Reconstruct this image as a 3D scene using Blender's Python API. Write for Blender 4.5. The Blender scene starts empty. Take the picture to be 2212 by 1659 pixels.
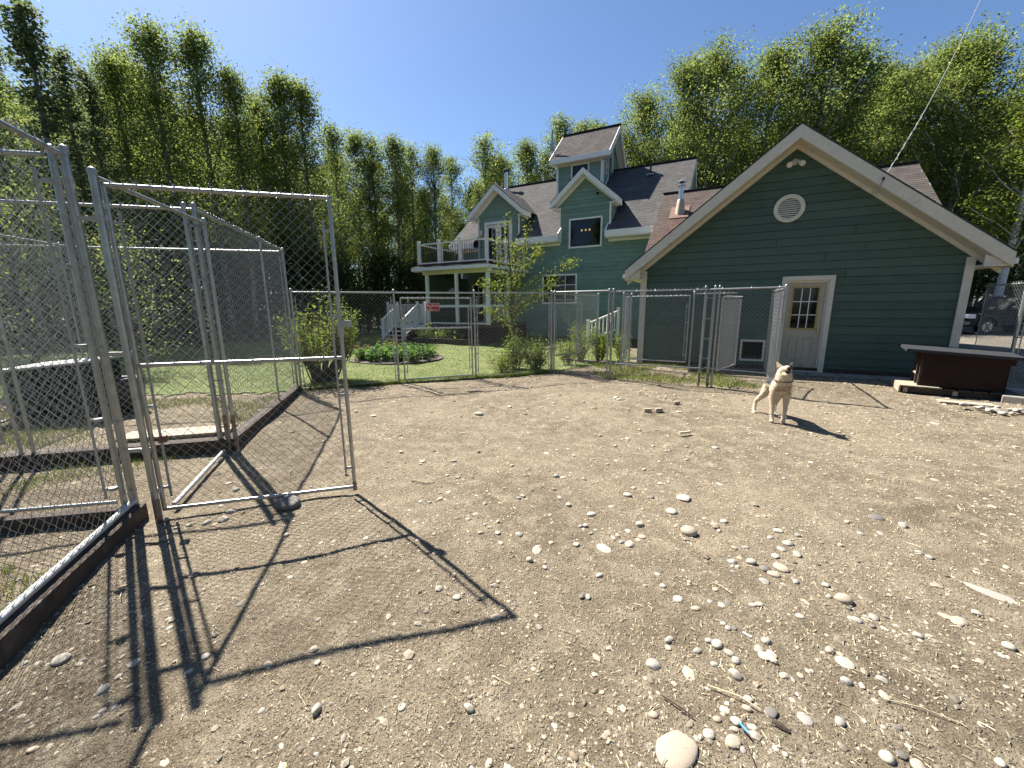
import bpy, bmesh, math, random
import numpy as np
from mathutils import Vector, Matrix

# ------------------------------------------------------------------ camera, world, sun, exposure
S = bpy.context.scene
C = bpy.data.collections.new('place'); S.collection.children.link(C)
PITCH, ROLL, CAMH = math.atan(169/863), math.radians(0.45), 1.6
fwd = Vector((0, math.cos(PITCH), -math.sin(PITCH))); rt = Vector((1, 0, 0)); up = rt.cross(fwd)
R_ = math.cos(ROLL)*rt - math.sin(ROLL)*up
U_ = math.sin(ROLL)*rt + math.cos(ROLL)*up
cd = bpy.data.cameras.new('camera'); cam = bpy.data.objects.new('camera', cd); C.objects.link(cam)
cam.matrix_world = Matrix(((R_.x, U_.x, -fwd.x, 0), (R_.y, U_.y, -fwd.y, 0), (R_.z, U_.z, -fwd.z, CAMH), (0, 0, 0, 1)))
cd.sensor_width = 36; cd.lens = 863/2212*36; cd.clip_end = 2000; cd.clip_start = .05
S.camera = cam
SUN_AZ, SUN_EL = 316.0, 50.5          # clockwise from +Y, the sun is ahead and to the left
w = bpy.data.worlds.new('World'); S.world = w; w.use_nodes = True
wn = w.node_tree; wn.nodes.clear()
sky = wn.nodes.new('ShaderNodeTexSky'); sky.sky_type = 'NISHITA'; sky.sun_disc = False
sky.sun_elevation = math.radians(SUN_EL); sky.sun_rotation = math.radians(SUN_AZ)
sky.air_density = 1.0; sky.dust_density = 0.55; sky.ozone_density = 7.0
bg = wn.nodes.new('ShaderNodeBackground'); bg.inputs[1].default_value = 0.054
wo = wn.nodes.new('ShaderNodeOutputWorld')
wn.links.new(sky.outputs[0], bg.inputs[0]); wn.links.new(bg.outputs[0], wo.inputs[0])
sl = bpy.data.lights.new('sun', 'SUN'); sl.energy = 5.0; sl.angle = math.radians(.53); sl.color = (1, .95, .87)
so = bpy.data.objects.new('sun', sl); C.objects.link(so)
az, el = math.radians(SUN_AZ), math.radians(SUN_EL)
sd = Vector((math.sin(az)*math.cos(el), math.cos(az)*math.cos(el), math.sin(el)))
so.rotation_euler = sd.to_track_quat('Z', 'Y').to_euler()
S.view_settings.view_transform = 'Standard'; S.view_settings.look = 'None'
S.view_settings.exposure = 1.58; S.view_settings.gamma = 1; S.view_settings.use_curve_mapping = False
S.render.engine = 'CYCLES'
S.cycles.max_bounces = 8; S.cycles.transparent_max_bounces = 12; S.cycles.caustics_reflective = False; S.cycles.caustics_refractive = False

rng = np.random.default_rng(5); random.seed(5)

# ------------------------------------------------------------------ materials
def mat(name, col, rough=.7, metal=0, spec=.5, var=0, vscale=5, bump=0, bscale=50, dirt=None, dscale=2, dth=(.55, .7), attr=None, trans=0, coat=0):
    m = bpy.data.materials.new(name); m.use_nodes = True; nt = m.node_tree; N = nt.nodes; L = nt.links
    b = N['Principled BSDF']; b.inputs['Roughness'].default_value = rough; b.inputs['Metallic'].default_value = metal
    b.inputs['Specular IOR Level'].default_value = spec
    if coat: b.inputs['Coat Weight'].default_value = coat; b.inputs['Coat Roughness'].default_value = .05
    tc = N.new('ShaderNodeTexCoord')
    src = None
    rgb = N.new('ShaderNodeRGB'); rgb.outputs[0].default_value = (*col, 1); src = rgb.outputs[0]
    if var:
        n = N.new('ShaderNodeTexNoise'); n.inputs['Scale'].default_value = vscale; n.inputs['Detail'].default_value = 6; n.inputs['Roughness'].default_value = .65
        L.new(tc.outputs['Object'], n.inputs['Vector'])
        mr = N.new('ShaderNodeMapRange'); mr.inputs[1].default_value = .3; mr.inputs[2].default_value = .7
        mr.inputs[3].default_value = 1-var; mr.inputs[4].default_value = 1+var; L.new(n.outputs[0], mr.inputs[0])
        mx = N.new('ShaderNodeMix'); mx.data_type = 'RGBA'; mx.blend_type = 'MULTIPLY'; mx.inputs[0].default_value = 1
        L.new(src, mx.inputs[6]); L.new(mr.outputs[0], mx.inputs[7]); src = mx.outputs[2]
    if dirt:
        n = N.new('ShaderNodeTexNoise'); n.inputs['Scale'].default_value = dscale; n.inputs['Detail'].default_value = 8; n.inputs['Roughness'].default_value = .7
        L.new(tc.outputs['Object'], n.inputs['Vector'])
        mr = N.new('ShaderNodeMapRange'); mr.inputs[1].default_value = dth[0]; mr.inputs[2].default_value = dth[1]; L.new(n.outputs[0], mr.inputs[0])
        mx = N.new('ShaderNodeMix'); mx.data_type = 'RGBA'; L.new(mr.outputs[0], mx.inputs[0]); L.new(src, mx.inputs[6]); mx.inputs[7].default_value = (*dirt, 1); src = mx.outputs[2]
    if attr:                                   # per-piece tone carried by the pieces themselves
        at = N.new('ShaderNodeAttribute'); at.attribute_name = attr
        mx = N.new('ShaderNodeMix'); mx.data_type = 'RGBA'; mx.blend_type = 'MULTIPLY'; mx.inputs[0].default_value = 1
        L.new(src, mx.inputs[6]); L.new(at.outputs['Color'], mx.inputs[7]); src = mx.outputs[2]
    L.new(src, b.inputs['Base Color'])
    if bump:
        n = N.new('ShaderNodeTexNoise'); n.inputs['Scale'].default_value = bscale; n.inputs['Detail'].default_value = 8
        L.new(tc.outputs['Object'], n.inputs['Vector'])
        bp = N.new('ShaderNodeBump'); bp.inputs['Strength'].default_value = bump; bp.inputs['Distance'].default_value = .01
        L.new(n.outputs[0], bp.inputs['Height']); L.new(bp.outputs[0], b.inputs['Normal'])
    if trans:
        t = N.new('ShaderNodeBsdfTranslucent'); L.new(src, t.inputs[0]); ms = N.new('ShaderNodeMixShader'); ms.inputs[0].default_value = trans
        L.new(b.outputs[0], ms.inputs[1]); L.new(t.outputs[0], ms.inputs[2]); L.new(ms.outputs[0], N['Material Output'].inputs[0])
    return m

def leaf_mat(name, col, trans=.45, hue=.03):
    m = mat(name, col, rough=.65, spec=.18, attr='tint', trans=trans)
    N = m.node_tree.nodes; L = m.node_tree.links
    return m

def glass_mat(name, tint=(.02, .025, .03)):
    m = bpy.data.materials.new(name); m.use_nodes = True; N = m.node_tree.nodes; L = m.node_tree.links
    N.clear(); o = N.new('ShaderNodeOutputMaterial'); t = N.new('ShaderNodeBsdfTransparent'); t.inputs[0].default_value = (.22, .25, .26, 1)
    g = N.new('ShaderNodeBsdfGlossy'); g.inputs['Roughness'].default_value = .03
    f = N.new('ShaderNodeFresnel'); f.inputs[0].default_value = 1.5
    mx = N.new('ShaderNodeMixShader'); L.new(f.outputs[0], mx.inputs[0]); L.new(t.outputs[0], mx.inputs[1]); L.new(g.outputs[0], mx.inputs[2]); L.new(mx.outputs[0], o.inputs[0])
    return m

def emit_mat(name, col, s):
    m = bpy.data.materials.new(name); m.use_nodes = True; b = m.node_tree.nodes['Principled BSDF']
    b.inputs['Emission Color'].default_value = (*col, 1); b.inputs['Emission Strength'].default_value = s; return m

def dirt_mat(name, a, b_, c, pebble=1.0, grass=0):
    m = bpy.data.materials.new(name); m.use_nodes = True; N = m.node_tree.nodes; L = m.node_tree.links; B = N['Principled BSDF']
    B.inputs['Roughness'].default_value = .95; B.inputs['Specular IOR Level'].default_value = .15
    tc = N.new('ShaderNodeTexCoord')
    def noise(s, d=6, r=.6):
        n = N.new('ShaderNodeTexNoise'); n.inputs['Scale'].default_value = s; n.inputs['Detail'].default_value = d; n.inputs['Roughness'].default_value = r
        L.new(tc.outputs['Object'], n.inputs['Vector']); return n.outputs[0]
    def ramp(v, lo, hi):
        r = N.new('ShaderNodeMapRange'); r.inputs[1].default_value = lo; r.inputs[2].default_value = hi; L.new(v, r.inputs[0]); return r.outputs[0]
    def mix(f, x, y, mode='MIX'):
        mx = N.new('ShaderNodeMix'); mx.data_type = 'RGBA'; mx.blend_type = mode
        if isinstance(f, float): mx.inputs[0].default_value = f
        else: L.new(f, mx.inputs[0])
        for k, q in ((6, x), (7, y)):
            if isinstance(q, tuple): mx.inputs[k].default_value = (*q, 1)
            else: L.new(q, mx.inputs[k])
        return mx.outputs[2]
    col = mix(ramp(noise(.55, 5), .38, .62), a, b_)
    col = mix(ramp(noise(5, 8, .75), .45, .68), col, c)
    vo = N.new('ShaderNodeTexVoronoi'); vo.inputs['Scale'].default_value = 75; L.new(tc.outputs['Object'], vo.inputs['Vector'])
    sp = N.new('ShaderNodeSeparateColor'); L.new(vo.outputs['Color'], sp.inputs[0])
    core = N.new('ShaderNodeMapRange'); core.inputs[1].default_value = .42; core.inputs[2].default_value = .3; L.new(vo.outputs['Distance'], core.inputs[0])
    pick = ramp(sp.outputs[0], .5, .6)
    mu = N.new('ShaderNodeMath'); mu.operation = 'MULTIPLY'; L.new(core.outputs[0], mu.inputs[0]); L.new(pick, mu.inputs[1])
    tone = mix(sp.outputs[1], (.12, .095, .07), (.42, .37, .29))
    mu2 = N.new('ShaderNodeMath'); mu2.operation = 'MULTIPLY'; L.new(mu.outputs[0], mu2.inputs[0]); mu2.inputs[1].default_value = .75*pebble
    col = mix(mu2.outputs[0], col, tone)
    relief_shade = mix(ramp(noise(150, 4, .8), .36, .66), (.38, .36, .34), (1.5, 1.47, 1.42))  # speckle paints the light and shade of small soil relief into the colour
    col = mix(1.0, col, relief_shade, 'MULTIPLY')
    L.new(col, B.inputs['Base Color'])
    ad = N.new('ShaderNodeMath'); ad.operation = 'ADD'; L.new(mu.outputs[0], ad.inputs[0]); L.new(noise(28, 10, .75), ad.inputs[1])
    bp = N.new('ShaderNodeBump'); bp.inputs['Strength'].default_value = 1; bp.inputs['Distance'].default_value = .022
    L.new(ad.outputs[0], bp.inputs['Height']); L.new(bp.outputs[0], B.inputs['Normal'])
    return m

M = {}
M['galv'] = mat('galvanised_steel', (.33, .335, .33), rough=.38, metal=.85, var=.18, vscale=12, dirt=(.2, .2, .2), dscale=9, dth=(.6, .75))
M['galv_rust'] = mat('galvanised_steel_rusty_foot', (.24, .22, .20), rough=.6, metal=.4, var=.2, vscale=12, dirt=(.16, .07, .035), dscale=8, dth=(.45, .6))
M['wire'] = mat('wire', (.36, .37, .37), rough=.45, metal=.6, spec=.5)
M['alu'] = mat('aluminium_band', (.33, .33, .33), rough=.5, metal=.5)
M['timber'] = mat('weathered_timber', (.048, .033, .024), rough=.9, var=.35, vscale=7, bump=.5, bscale=40, dirt=(.10, .085, .07), dscale=5)
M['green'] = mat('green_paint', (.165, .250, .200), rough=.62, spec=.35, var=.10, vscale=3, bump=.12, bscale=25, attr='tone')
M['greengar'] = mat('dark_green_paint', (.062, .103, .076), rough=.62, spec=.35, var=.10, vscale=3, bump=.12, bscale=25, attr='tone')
M['backing'] = mat('wall_sheathing', (.02, .03, .025), rough=.95)
M['white'] = mat('white_trim', (.76, .74, .69), rough=.55, var=.05, vscale=6, dirt=(.46, .44, .38), dscale=3, dth=(.62, .78))
M['cream'] = mat('weathered_cream_trim', (.62, .57, .47), rough=.7, var=.08, vscale=8, dirt=(.26, .23, .18), dscale=6, dth=(.60, .74))
M['yellow'] = mat('pale_yellow_beam', (.62, .60, .36), rough=.6, var=.06)
M['shingle'] = mat('asphalt_shingle', (.090, .086, .083), rough=.95, spec=.1, var=.14, vscale=1.3, bump=.15, bscale=200, attr='tone')
M['shingle_dark'] = mat('weathered_shingle', (.085, .074, .070), rough=.95, spec=.1, var=.3, vscale=1.6, bump=.15, bscale=200, attr='tone')
M['shingle_red'] = mat('rust_stained_shingle', (.092, .078, .069), rough=.95, spec=.1, var=.16, vscale=1.2, bump=.15, bscale=200, attr='tone')
M['roofdeck'] = mat('roof_edge', (.04, .037, .035), rough=.9)
M['glass'] = glass_mat('window_glass')
M['dark'] = mat('dark_interior', (.015, .015, .017), rough=.9)
M['interior'] = mat('room_interior', (.05, .04, .03), rough=.9)
M['door'] = mat('dirty_white_door', (.42, .38, .29), rough=.55, var=.08, vscale=3, dirt=(.16, .13, .09), dscale=3.2, dth=(.56, .74))
M['brass'] = mat('brass', (.55, .38, .12), rough=.35, metal=.9)
M['goldwood'] = mat('yellowed_frame', (.36, .27, .07), rough=.6, var=.1)
M['metalpipe'] = mat('bright_flue', (.55, .56, .58), rough=.3, metal=.85, var=.1)
M['copper'] = mat('rusted_flashing', (.16, .085, .06), rough=.75, metal=.2, var=.3, vscale=9)
M['flue_dirty'] = mat('stained_flue', (.42, .34, .24), rough=.55, metal=.4, var=.3, vscale=6)
M['black'] = mat('black_metal', (.02, .02, .021), rough=.45)
M['deckboard'] = mat('brown_deck', (.060, .030, .022), rough=.8, var=.2)
M['redboard'] = mat('shade_darkened_red_board', (.028, .011, .009), rough=.8, var=.2)  # red darkened to paint in the black shadow under the porch
M['concrete'] = mat('concrete', (.24, .215, .18), rough=.9, var=.15, vscale=8, bump=.4, bscale=60)
M['board'] = mat('pale_board', (.32, .27, .20), rough=.85, var=.18, vscale=10, bump=.4, bscale=50)
M['brownbox'] = mat('brown_painted_plywood', (.022, .0105, .0075), rough=.85, spec=.2, var=.15, vscale=4)
M['lid'] = mat('slate_grey_lid', (.030, .031, .034), rough=.85, spec=.2, var=.15, vscale=5)
M['greenbox'] = mat('dark_green_panel', (.010, .032, .024), rough=.8, spec=.2, var=.15)
M['lidpale'] = mat('pale_lid', (.45, .45, .43), rough=.6)
M['red'] = mat('red_sign', (.33, .015, .018), rough=.4)
M['signwhite'] = mat('sign_lettering', (.80, .78, .76), rough=.5)
M['carpaint'] = mat('black_car_paint', (.006, .007, .010), rough=.5, spec=.25)
M['tyre'] = mat('tyre_rubber', (.02, .02, .02), rough=.85)
M['rim'] = mat('alloy', (.35, .35, .36), rough=.35, metal=.8)
M['chrome'] = mat('bumper', (.12, .12, .13), rough=.3, metal=.7)
M['lamp'] = mat('headlight_lens', (.7, .72, .74), rough=.1, spec=.8)
M['bulb'] = emit_mat('lit_bulb', (1, .55, .18), 4)
M['cable'] = mat('grey_cable', (.20, .20, .20), rough=.6)
M['bark'] = mat('birch_bark', (.36, .35, .32), rough=.85, var=.3, vscale=3, dirt=(.055, .045, .04), dscale=7, dth=(.47, .56))
M['bark_white'] = mat('white_birch_bark', (.58, .56, .52), rough=.8, var=.2, vscale=3, dirt=(.06, .05, .045), dscale=9, dth=(.57, .63))
M['stem'] = mat('shrub_stem', (.075, .055, .042), rough=.9, var=.3, vscale=9)
M['leafA'] = leaf_mat('birch_leaf', (.170, .228, .058), trans=.62)
M['leafP'] = leaf_mat('poplar_leaf', (.130, .175, .075), trans=.6)
M['leafB'] = leaf_mat('yellow_green_leaf', (.170, .225, .035), trans=.55)
M['leafC'] = leaf_mat('dark_leaf', (.075, .115, .035), trans=.5)
M['leafD'] = leaf_mat('bright_bed_leaf', (.095, .200, .030), trans=.45)
M['leafE'] = leaf_mat('bronze_leaf', (.20, .10, .04), trans=.35)
M['grass'] = leaf_mat('grass_blade', (.145, .205, .038), trans=.35)
M['straw'] = mat('dry_straw', (.50, .42, .27), rough=.8, attr='tone')
M['pebble'] = mat('river_pebble', (.30, .25, .185), rough=.75, spec=.3, var=.12, vscale=30, attr='tone')
M['stoneA'] = mat('grey_stone', (.27, .25, .215), rough=.8, var=.15, vscale=25, bump=.3, bscale=60)
M['stoneB'] = mat('pale_speckled_stone', (.36, .32, .255), rough=.8, var=.2, vscale=60, dirt=(.2, .19, .18), dscale=45, dth=(.58, .64), bump=.3, bscale=60)
M['stoneC'] = mat('tan_stone', (.34, .28, .21), rough=.8, var=.15, vscale=18, bump=.3, bscale=60)
M['stoneD'] = mat('dark_stone', (.13, .115, .10), rough=.7, var=.15, vscale=25, bump=.3, bscale=60)
M['bonewhite'] = mat('chewed_bone', (.58, .50, .38), rough=.7, var=.15, vscale=30)
M['blueplastic'] = mat('blue_plastic', (.10, .30, .62), rough=.4)
M['dirt'] = dirt_mat('gravelly_dirt', (.222, .184, .132), (.135, .110, .077), (.305, .262, .192))
M['lawnsoil'] = mat('lawn_ground', (.092, .122, .026), rough=.95, var=.35, vscale=2.5, bump=.6, bscale=30, dirt=(.16, .15, .05), dscale=1.7, dth=(.48, .66))
M['forest'] = mat('forest_floor', (.045, .050, .022), rough=.95, var=.4, vscale=1.5)
M['drive'] = dirt_mat('gravel_drive', (.20, .18, .15), (.15, .135, .11), (.26, .24, .21))

# ------------------------------------------------------------------ mesh helpers
ORG = {}
def org(p):
    return ORG.get(p.name, Vector((0, 0, 0))) if p else Vector((0, 0, 0))
def empty(name, loc=(0, 0, 0), rz=0, label=None, cat=None, group=None):
    o = bpy.data.objects.new(name, None); C.objects.link(o); o.location = loc; o.rotation_euler = (0, 0, rz); o.empty_display_size = .2
    tag(o, label, cat, group); return o
def thing(name, loc, label, cat, group=None):
    o = empty(name, loc, 0, label, cat, group); ORG[o.name] = Vector(loc); return o
def tag(o, label=None, cat=None, group=None, kind=None):
    if label: o['label'] = label
    if cat: o['category'] = cat
    if group: o['group'] = group
    if kind: o['kind'] = kind
    return o
def link(name, me, m, parent=None, smooth=False, kind=None):
    if m: me.materials.append(M[m] if isinstance(m, str) else m)
    if smooth: me.polygons.foreach_set('use_smooth', [True]*len(me.polygons))
    o = bpy.data.objects.new(name, me); C.objects.link(o)
    if parent: o.parent = parent; ORG[o.name] = org(parent)
    if kind: o['kind'] = kind
    return o
def npmesh(name, V, F, m, parent=None, smooth=False, kind=None, attr=None, attrname='tone'):
    V = np.asarray(V, np.float32).reshape(-1, 3); F = np.asarray(F, np.int32)
    o0 = org(parent); V = V - np.array(o0, np.float32)
    me = bpy.data.meshes.new(name); k = F.shape[1]
    me.vertices.add(len(V)); me.vertices.foreach_set('co', V.ravel())
    me.loops.add(F.size); me.loops.foreach_set('vertex_index', F.ravel())
    me.polygons.add(len(F)); me.polygons.foreach_set('loop_start', np.arange(0, F.size, k, dtype=np.int32))
    me.update(calc_edges=True)
    if not smooth: me.shade_flat()
    if attr is not None:
        a = me.color_attributes.new(attrname, 'FLOAT_COLOR', 'POINT')
        col = np.ones((len(V), 4), np.float32); at = np.asarray(attr, np.float32)
        col[:, :3] = at[:, None] if at.ndim == 1 else at
        a.data.foreach_set('color', col.ravel())
    return link(name, me, m, parent, smooth, kind)
class MB:
    def __init__(s): s.v = []; s.f = []; s.t = []
    def add(s, vs, fs, tone=1.0):
        b = len(s.v); s.v += [tuple(q) for q in vs]; s.f += [tuple(b+i for i in f) for f in fs]
        s.t += [tone]*len(vs)
        return s
    def box(s, c, d, rz=0, tone=1.0):
        x, y, z = d[0]/2, d[1]/2, d[2]/2; ca, sa = math.cos(rz), math.sin(rz); vs = []
        for k in (-z, z):
            for i, j in ((-x, -y), (x, -y), (x, y), (-x, y)): vs.append((c[0]+i*ca-j*sa, c[1]+i*sa+j*ca, c[2]+k))
        return s.add(vs, [(3, 2, 1, 0), (4, 5, 6, 7), (0, 1, 5, 4), (1, 2, 6, 5), (2, 3, 7, 6), (3, 0, 4, 7)], tone)
    def b2(s, lo, hi, tone=1.0):
        return s.box([(a+b)/2 for a, b in zip(lo, hi)], [abs(b-a) for a, b in zip(lo, hi)], 0, tone)
    def prism(s, poly, ext, tone=1.0):
        n = len(poly); e = Vector(ext); P = [Vector(p) for p in poly]; vs = P+[p+e for p in P]
        nrm = Vector((0, 0, 0))
        for i in range(n): nrm += P[i].cross(P[(i+1) % n])
        fl = nrm.dot(e) > 0
        f = [tuple(range(n))[::-1] if fl else tuple(range(n)), tuple(range(n, 2*n)) if fl else tuple(range(n, 2*n))[::-1]]
        for i in range(n):
            j = (i+1) % n; q = (i, j, n+j, n+i); f.append(q if fl else q[::-1])
        return s.add(vs, f, tone)
    def tube(s, pts, r, n=10, caps=True, tone=1.0):
        P = [Vector(p) for p in pts]; R = r if isinstance(r, (list, tuple)) else [r]*len(P)
        b = len(s.v); a = None
        for i, p in enumerate(P):
            t = (P[min(i+1, len(P)-1)]-P[max(i-1, 0)]).normalized()
            if a is None: a = t.orthogonal().normalized()
            else:
                a = (a-t*a.dot(t)); a = a.normalized() if a.length > 1e-6 else t.orthogonal().normalized()
            c = t.cross(a)
            for k in range(n):
                th = 2*math.pi*k/n; s.v.append(tuple(p+(a*math.cos(th)+c*math.sin(th))*R[i])); s.t.append(tone)
        for i in range(len(P)-1):
            for k in range(n):
                k2 = (k+1) % n; s.f.append((b+i*n+k, b+i*n+k2, b+(i+1)*n+k2, b+(i+1)*n+k))
        if caps:
            s.f.append(tuple(b+k for k in range(n))[::-1]); s.f.append(tuple(b+(len(P)-1)*n+k for k in range(n)))
        return s
    def beam(s, p, q, wd, ht, tone=1.0, upv=(0, 0, 1)):
        p, q = Vector(p), Vector(q); t = (q-p).normalized(); sd_ = t.cross(Vector(upv)).normalized(); uu = sd_.cross(t)
        o = [sd_*a*wd/2+uu*b*ht/2 for a, b in ((-1, -1), (1, -1), (1, 1), (-1, 1))]
        return s.add([p+k for k in o]+[q+k for k in o], [(3, 2, 1, 0), (4, 5, 6, 7), (0, 1, 5, 4), (1, 2, 6, 5), (2, 3, 7, 6), (3, 0, 4, 7)], tone)
    def cyl(s, c, r, h, n=16, axis=(0, 0, 1), tone=1.0):
        a = Vector(axis).normalized()*h/2; c = Vector(c); return s.tube([c-a, c+a], r, n, True, tone)
    def build(s, name, m, parent=None, smooth=False, kind=None, tones=False, bevel=0):
        o0 = org(parent); me = bpy.data.meshes.new(name)
        me.from_pydata([(v[0]-o0.x, v[1]-o0.y, v[2]-o0.z) for v in s.v], [], s.f); me.update()
        if tones or isinstance(m, str) and m in ('green', 'greengar', 'shingle', 'shingle_dark', 'shingle_red', 'straw', 'pebble'):
            a = me.color_attributes.new('tone', 'FLOAT_COLOR', 'POINT'); a.data.foreach_set('color', [c for t in s.t for c in (t, t, t, 1)])
        o = link(name, me, m, parent, smooth, kind)
        if smooth:
            try: me.set_sharp_from_angle(angle=math.radians(40))
            except Exception: pass
        if bevel:
            md = o.modifiers.new('soft_edge', 'BEVEL'); md.width = bevel; md.segments = 2; md.limit_method = 'ANGLE'
        return o
def copy_tree(o, parent=None):
    c = o.copy(); C.objects.link(c); c.parent = parent
    for k in ('label', 'group'):
        pass
    for ch in list(o.children): copy_tree(ch, c)
    return c

# ------------------------------------------------------------------ ground height
def hgt(x, y):
    x = np.asarray(x, float); y = np.asarray(y, float)
    return (.014*np.sin(1.3*x+.7*y)+.010*np.sin(2.9*x-1.7*y+1)+.007*np.sin(5.1*y+2.3*x+2)+.004*np.sin(11*x+3*y)*np.sin(9*y-4*x+1)+.003*np.sin(23*x-7*y)*np.sin(19*y+5*x))-.012
def grid_sheet(name, x0, x1, y0, y1, st, m, inside=None, zoff=0):
    xs = np.arange(x0, x1+1e-6, st); ys = np.arange(y0, y1+1e-6, st); X, Y = np.meshgrid(xs, ys)
    Z = hgt(X, Y)+zoff; V = np.stack([X, Y, Z], -1).reshape(-1, 3); nx, ny = len(xs), len(ys)
    i, j = np.meshgrid(np.arange(nx-1), np.arange(ny-1)); a = (j*nx+i).ravel()
    F = np.stack([a, a+1, a+nx+1, a+nx], -1)
    if inside is not None:
        cx = X[:-1, :-1].ravel()+st/2; cy = Y[:-1, :-1].ravel()+st/2; F = F[inside(cx, cy)]
    o = npmesh(name, V, F, m, smooth=True); tag(o, kind='structure'); return o

# the fence line across the back of the yard, and the line of the tall pens
P0, P1, P2, P3, P4, P5, P6 = (-4.10, 7.62), (-2.40, 8.35), (-.81, 8.88), (.94, 9.50), (2.10, 8.76), (3.84, 7.89), (4.75, 7.08)
def lawn_in(x, y):
    # lawn lies behind the fence line and left of the kennel runs
    edge = np.interp(x, [-30, -7.5, P0[0], P1[0], P2[0], P3[0], 2.3, 3.6], [6.5, 7.2, P0[1]+.1, P1[1]+.05, P2[1]+.05, P3[1]+.05, 10.9, 12])
    e2 = edge+.10*np.sin(7*x)+.06*np.sin(17*x+1)
    far = np.interp(x, [-30, -14.5, -10, -8.4, -2, 8], [16.5, 17.6, 21.0, 23.5, 24.5, 24.5])
    inn = (y > e2) & (y < far+.3*np.sin(2*x)) & (x < 3.9)
    pen = (x < -4.4) & (y < np.interp(x, [-12, -4.4], [5.8, 7.6]))
    return inn & ~pen

# ------------------------------------------------------------------ ground sheets
def disc(name, z, m, r=700):
    mb = MB(); n = 48; mb.add([(r*math.cos(2*math.pi*k/n), r*math.sin(2*math.pi*k/n), z) for k in range(n)], [tuple(range(n))]); return mb.build(name, m)
tag(disc('ground', -.30, 'forest'), kind='structure')
grid_sheet('gravel_yard', -13, 14, -3, 15, .07, 'dirt')
grid_sheet('lawn', -24, 4.2, 5.4, 25, .14, 'lawnsoil', inside=lawn_in, zoff=.022)
mb = MB(); mb.add([(11, 9, .006), (16, 6.5, .006), (46, 14, .006), (50, 26, .006), (20, 27, .006), (11.5, 14, .006)], [(0, 1, 2, 3, 4, 5)])
tag(mb.build('gravel_driveway', 'drive'), kind='structure')

# ------------------------------------------------------------------ house helpers (house frame: u right along the front, v back, z up)
G0 = Vector((3.60, 11.19, 0)); HA = math.radians(-27.5)
HU = Vector((math.cos(HA), math.sin(HA), 0)); HV = Vector((-math.sin(HA), math.cos(HA), 0))
def W3(u, v, z=0): return G0+HU*u+HV*v+Vector((0, 0, z))
house = empty('green_house', G0, HA, 'two-storey green clapboard house with white trim, two front dormers and a small tower', 'house')
garage = empty('attached_garage', G0, HA, 'dark green gabled garage wing with a half-glazed door and round louvred vent', 'garage')

def poly_span(poly, z):
    xs = []
    for (a, za), (b, zb) in zip(poly, poly[1:]+poly[:1]):
        if (za-z)*(zb-z) < 0: xs.append(a+(b-a)*(z-za)/(zb-za))
        elif za == z: xs.append(a)
    return (min(xs), max(xs)) if xs else None
def minus(iv, holes):
    out = [iv]
    for h0, h1 in holes:
        nx = []
        for a, b in out:
            if h1 <= a or h0 >= b: nx.append((a, b))
            else:
                if h0 > a: nx.append((a, h0))
                if h1 < b: nx.append((h1, b))
        out = nx
    return out
def wall(parent, name, o, a, n, poly, holes=(), m='green', step=.178, joints=True, thick=.09, boards=True):
    """poly in (s, z); o origin, a along, n outward normal (all in the house frame)."""
    o, a, n = Vector(o), Vector(a), Vector(n); Z = Vector((0, 0, 1))
    zs = sorted({p[1] for p in poly} | {h[2] for h in holes} | {h[3] for h in holes}); z0p, z1p = min(p[1] for p in poly), max(p[1] for p in poly)
    zs = [z for z in zs if z0p <= z <= z1p]
    mb = MB()
    for zl, zh in zip(zs, zs[1:]):
        if zh-zl < 1e-4: continue
        L0, R0 = poly_span(poly, zl+1e-5); L1, R1 = poly_span(poly, zh-1e-5); zm = (zl+zh)/2
        hs = [(h[0], h[1]) for h in holes if h[2] < zm < h[3]]
        for s0, s1 in minus((L0, R0), hs):
            b0 = s0; b1 = s1; t0 = L1 if s0 == L0 else s0; t1 = R1 if s1 == R0 else s1
            if t1-t0 < 1e-3: t0 = t1 = (t0+t1)/2
            mb.prism([o+a*b0+Z*zl, o+a*b1+Z*zl, o+a*t1+Z*zh, o+a*t0+Z*zh], -n*thick)
    wl = mb.build(name, 'backing', parent)
    if not boards: wl.data.materials.clear(); wl.data.materials.append(M[m]); return wl
    r = random.Random(hash(name) % 1000 if False else len(name)*7+int(abs(o.x)*13))
    z = z0p
    while z < z1p-.02:
        zh = min(z+step, z1p-.004)
        sp0 = poly_span(poly, z+1e-4); sp1 = poly_span(poly, zh-1e-4)
        if sp0 and sp1:
            L0, R0 = sp0; L1, R1 = sp1; zm = (z+zh)/2
            hs = [(h[0]-.01, h[1]+.01) for h in holes if h[2]-.01 < zm < h[3]+.01]
            for s0, s1 in minus((L0, R0), hs):
                cuts = [s0]
                if joints and s1-s0 > 3 and r.random() < .75: cuts.append(s0+(s1-s0)*r.uniform(.15, .85))
                cuts.append(s1)
                for c0, c1 in zip(cuts, cuts[1:]):
                    g = .0045
                    b0 = c0+(0 if c0 == s0 else g); b1 = c1-(0 if c1 == s1 else g)
                    t0 = L1 if c0 == L0 else b0; t1 = R1 if c1 == R0 else b1
                    if t1 < t0: t0 = t1 = (t0+t1)/2
                    P = lambda s, zz, d: o+a*s+Z*zz+n*d
                    gp_ = .0075 if m == 'greengar' else .005; q = MB(); tn = r.uniform(.86, 1.10)
                    q.add([P(b0, z+gp_, .002), P(b1, z+gp_, .002), P(t1, zh, .002), P(t0, zh, .002), P(b0, z+gp_, .026), P(b1, z+gp_, .026), P(t1, zh, .012), P(t0, zh, .012)],
                          [(4, 5, 6, 7), (0, 1, 5, 4), (1, 2, 6, 5), (2, 3, 7, 6), (3, 0, 4, 7)], tn)
                    q.build('siding_board', m, wl)
        z += step
    return wl
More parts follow.
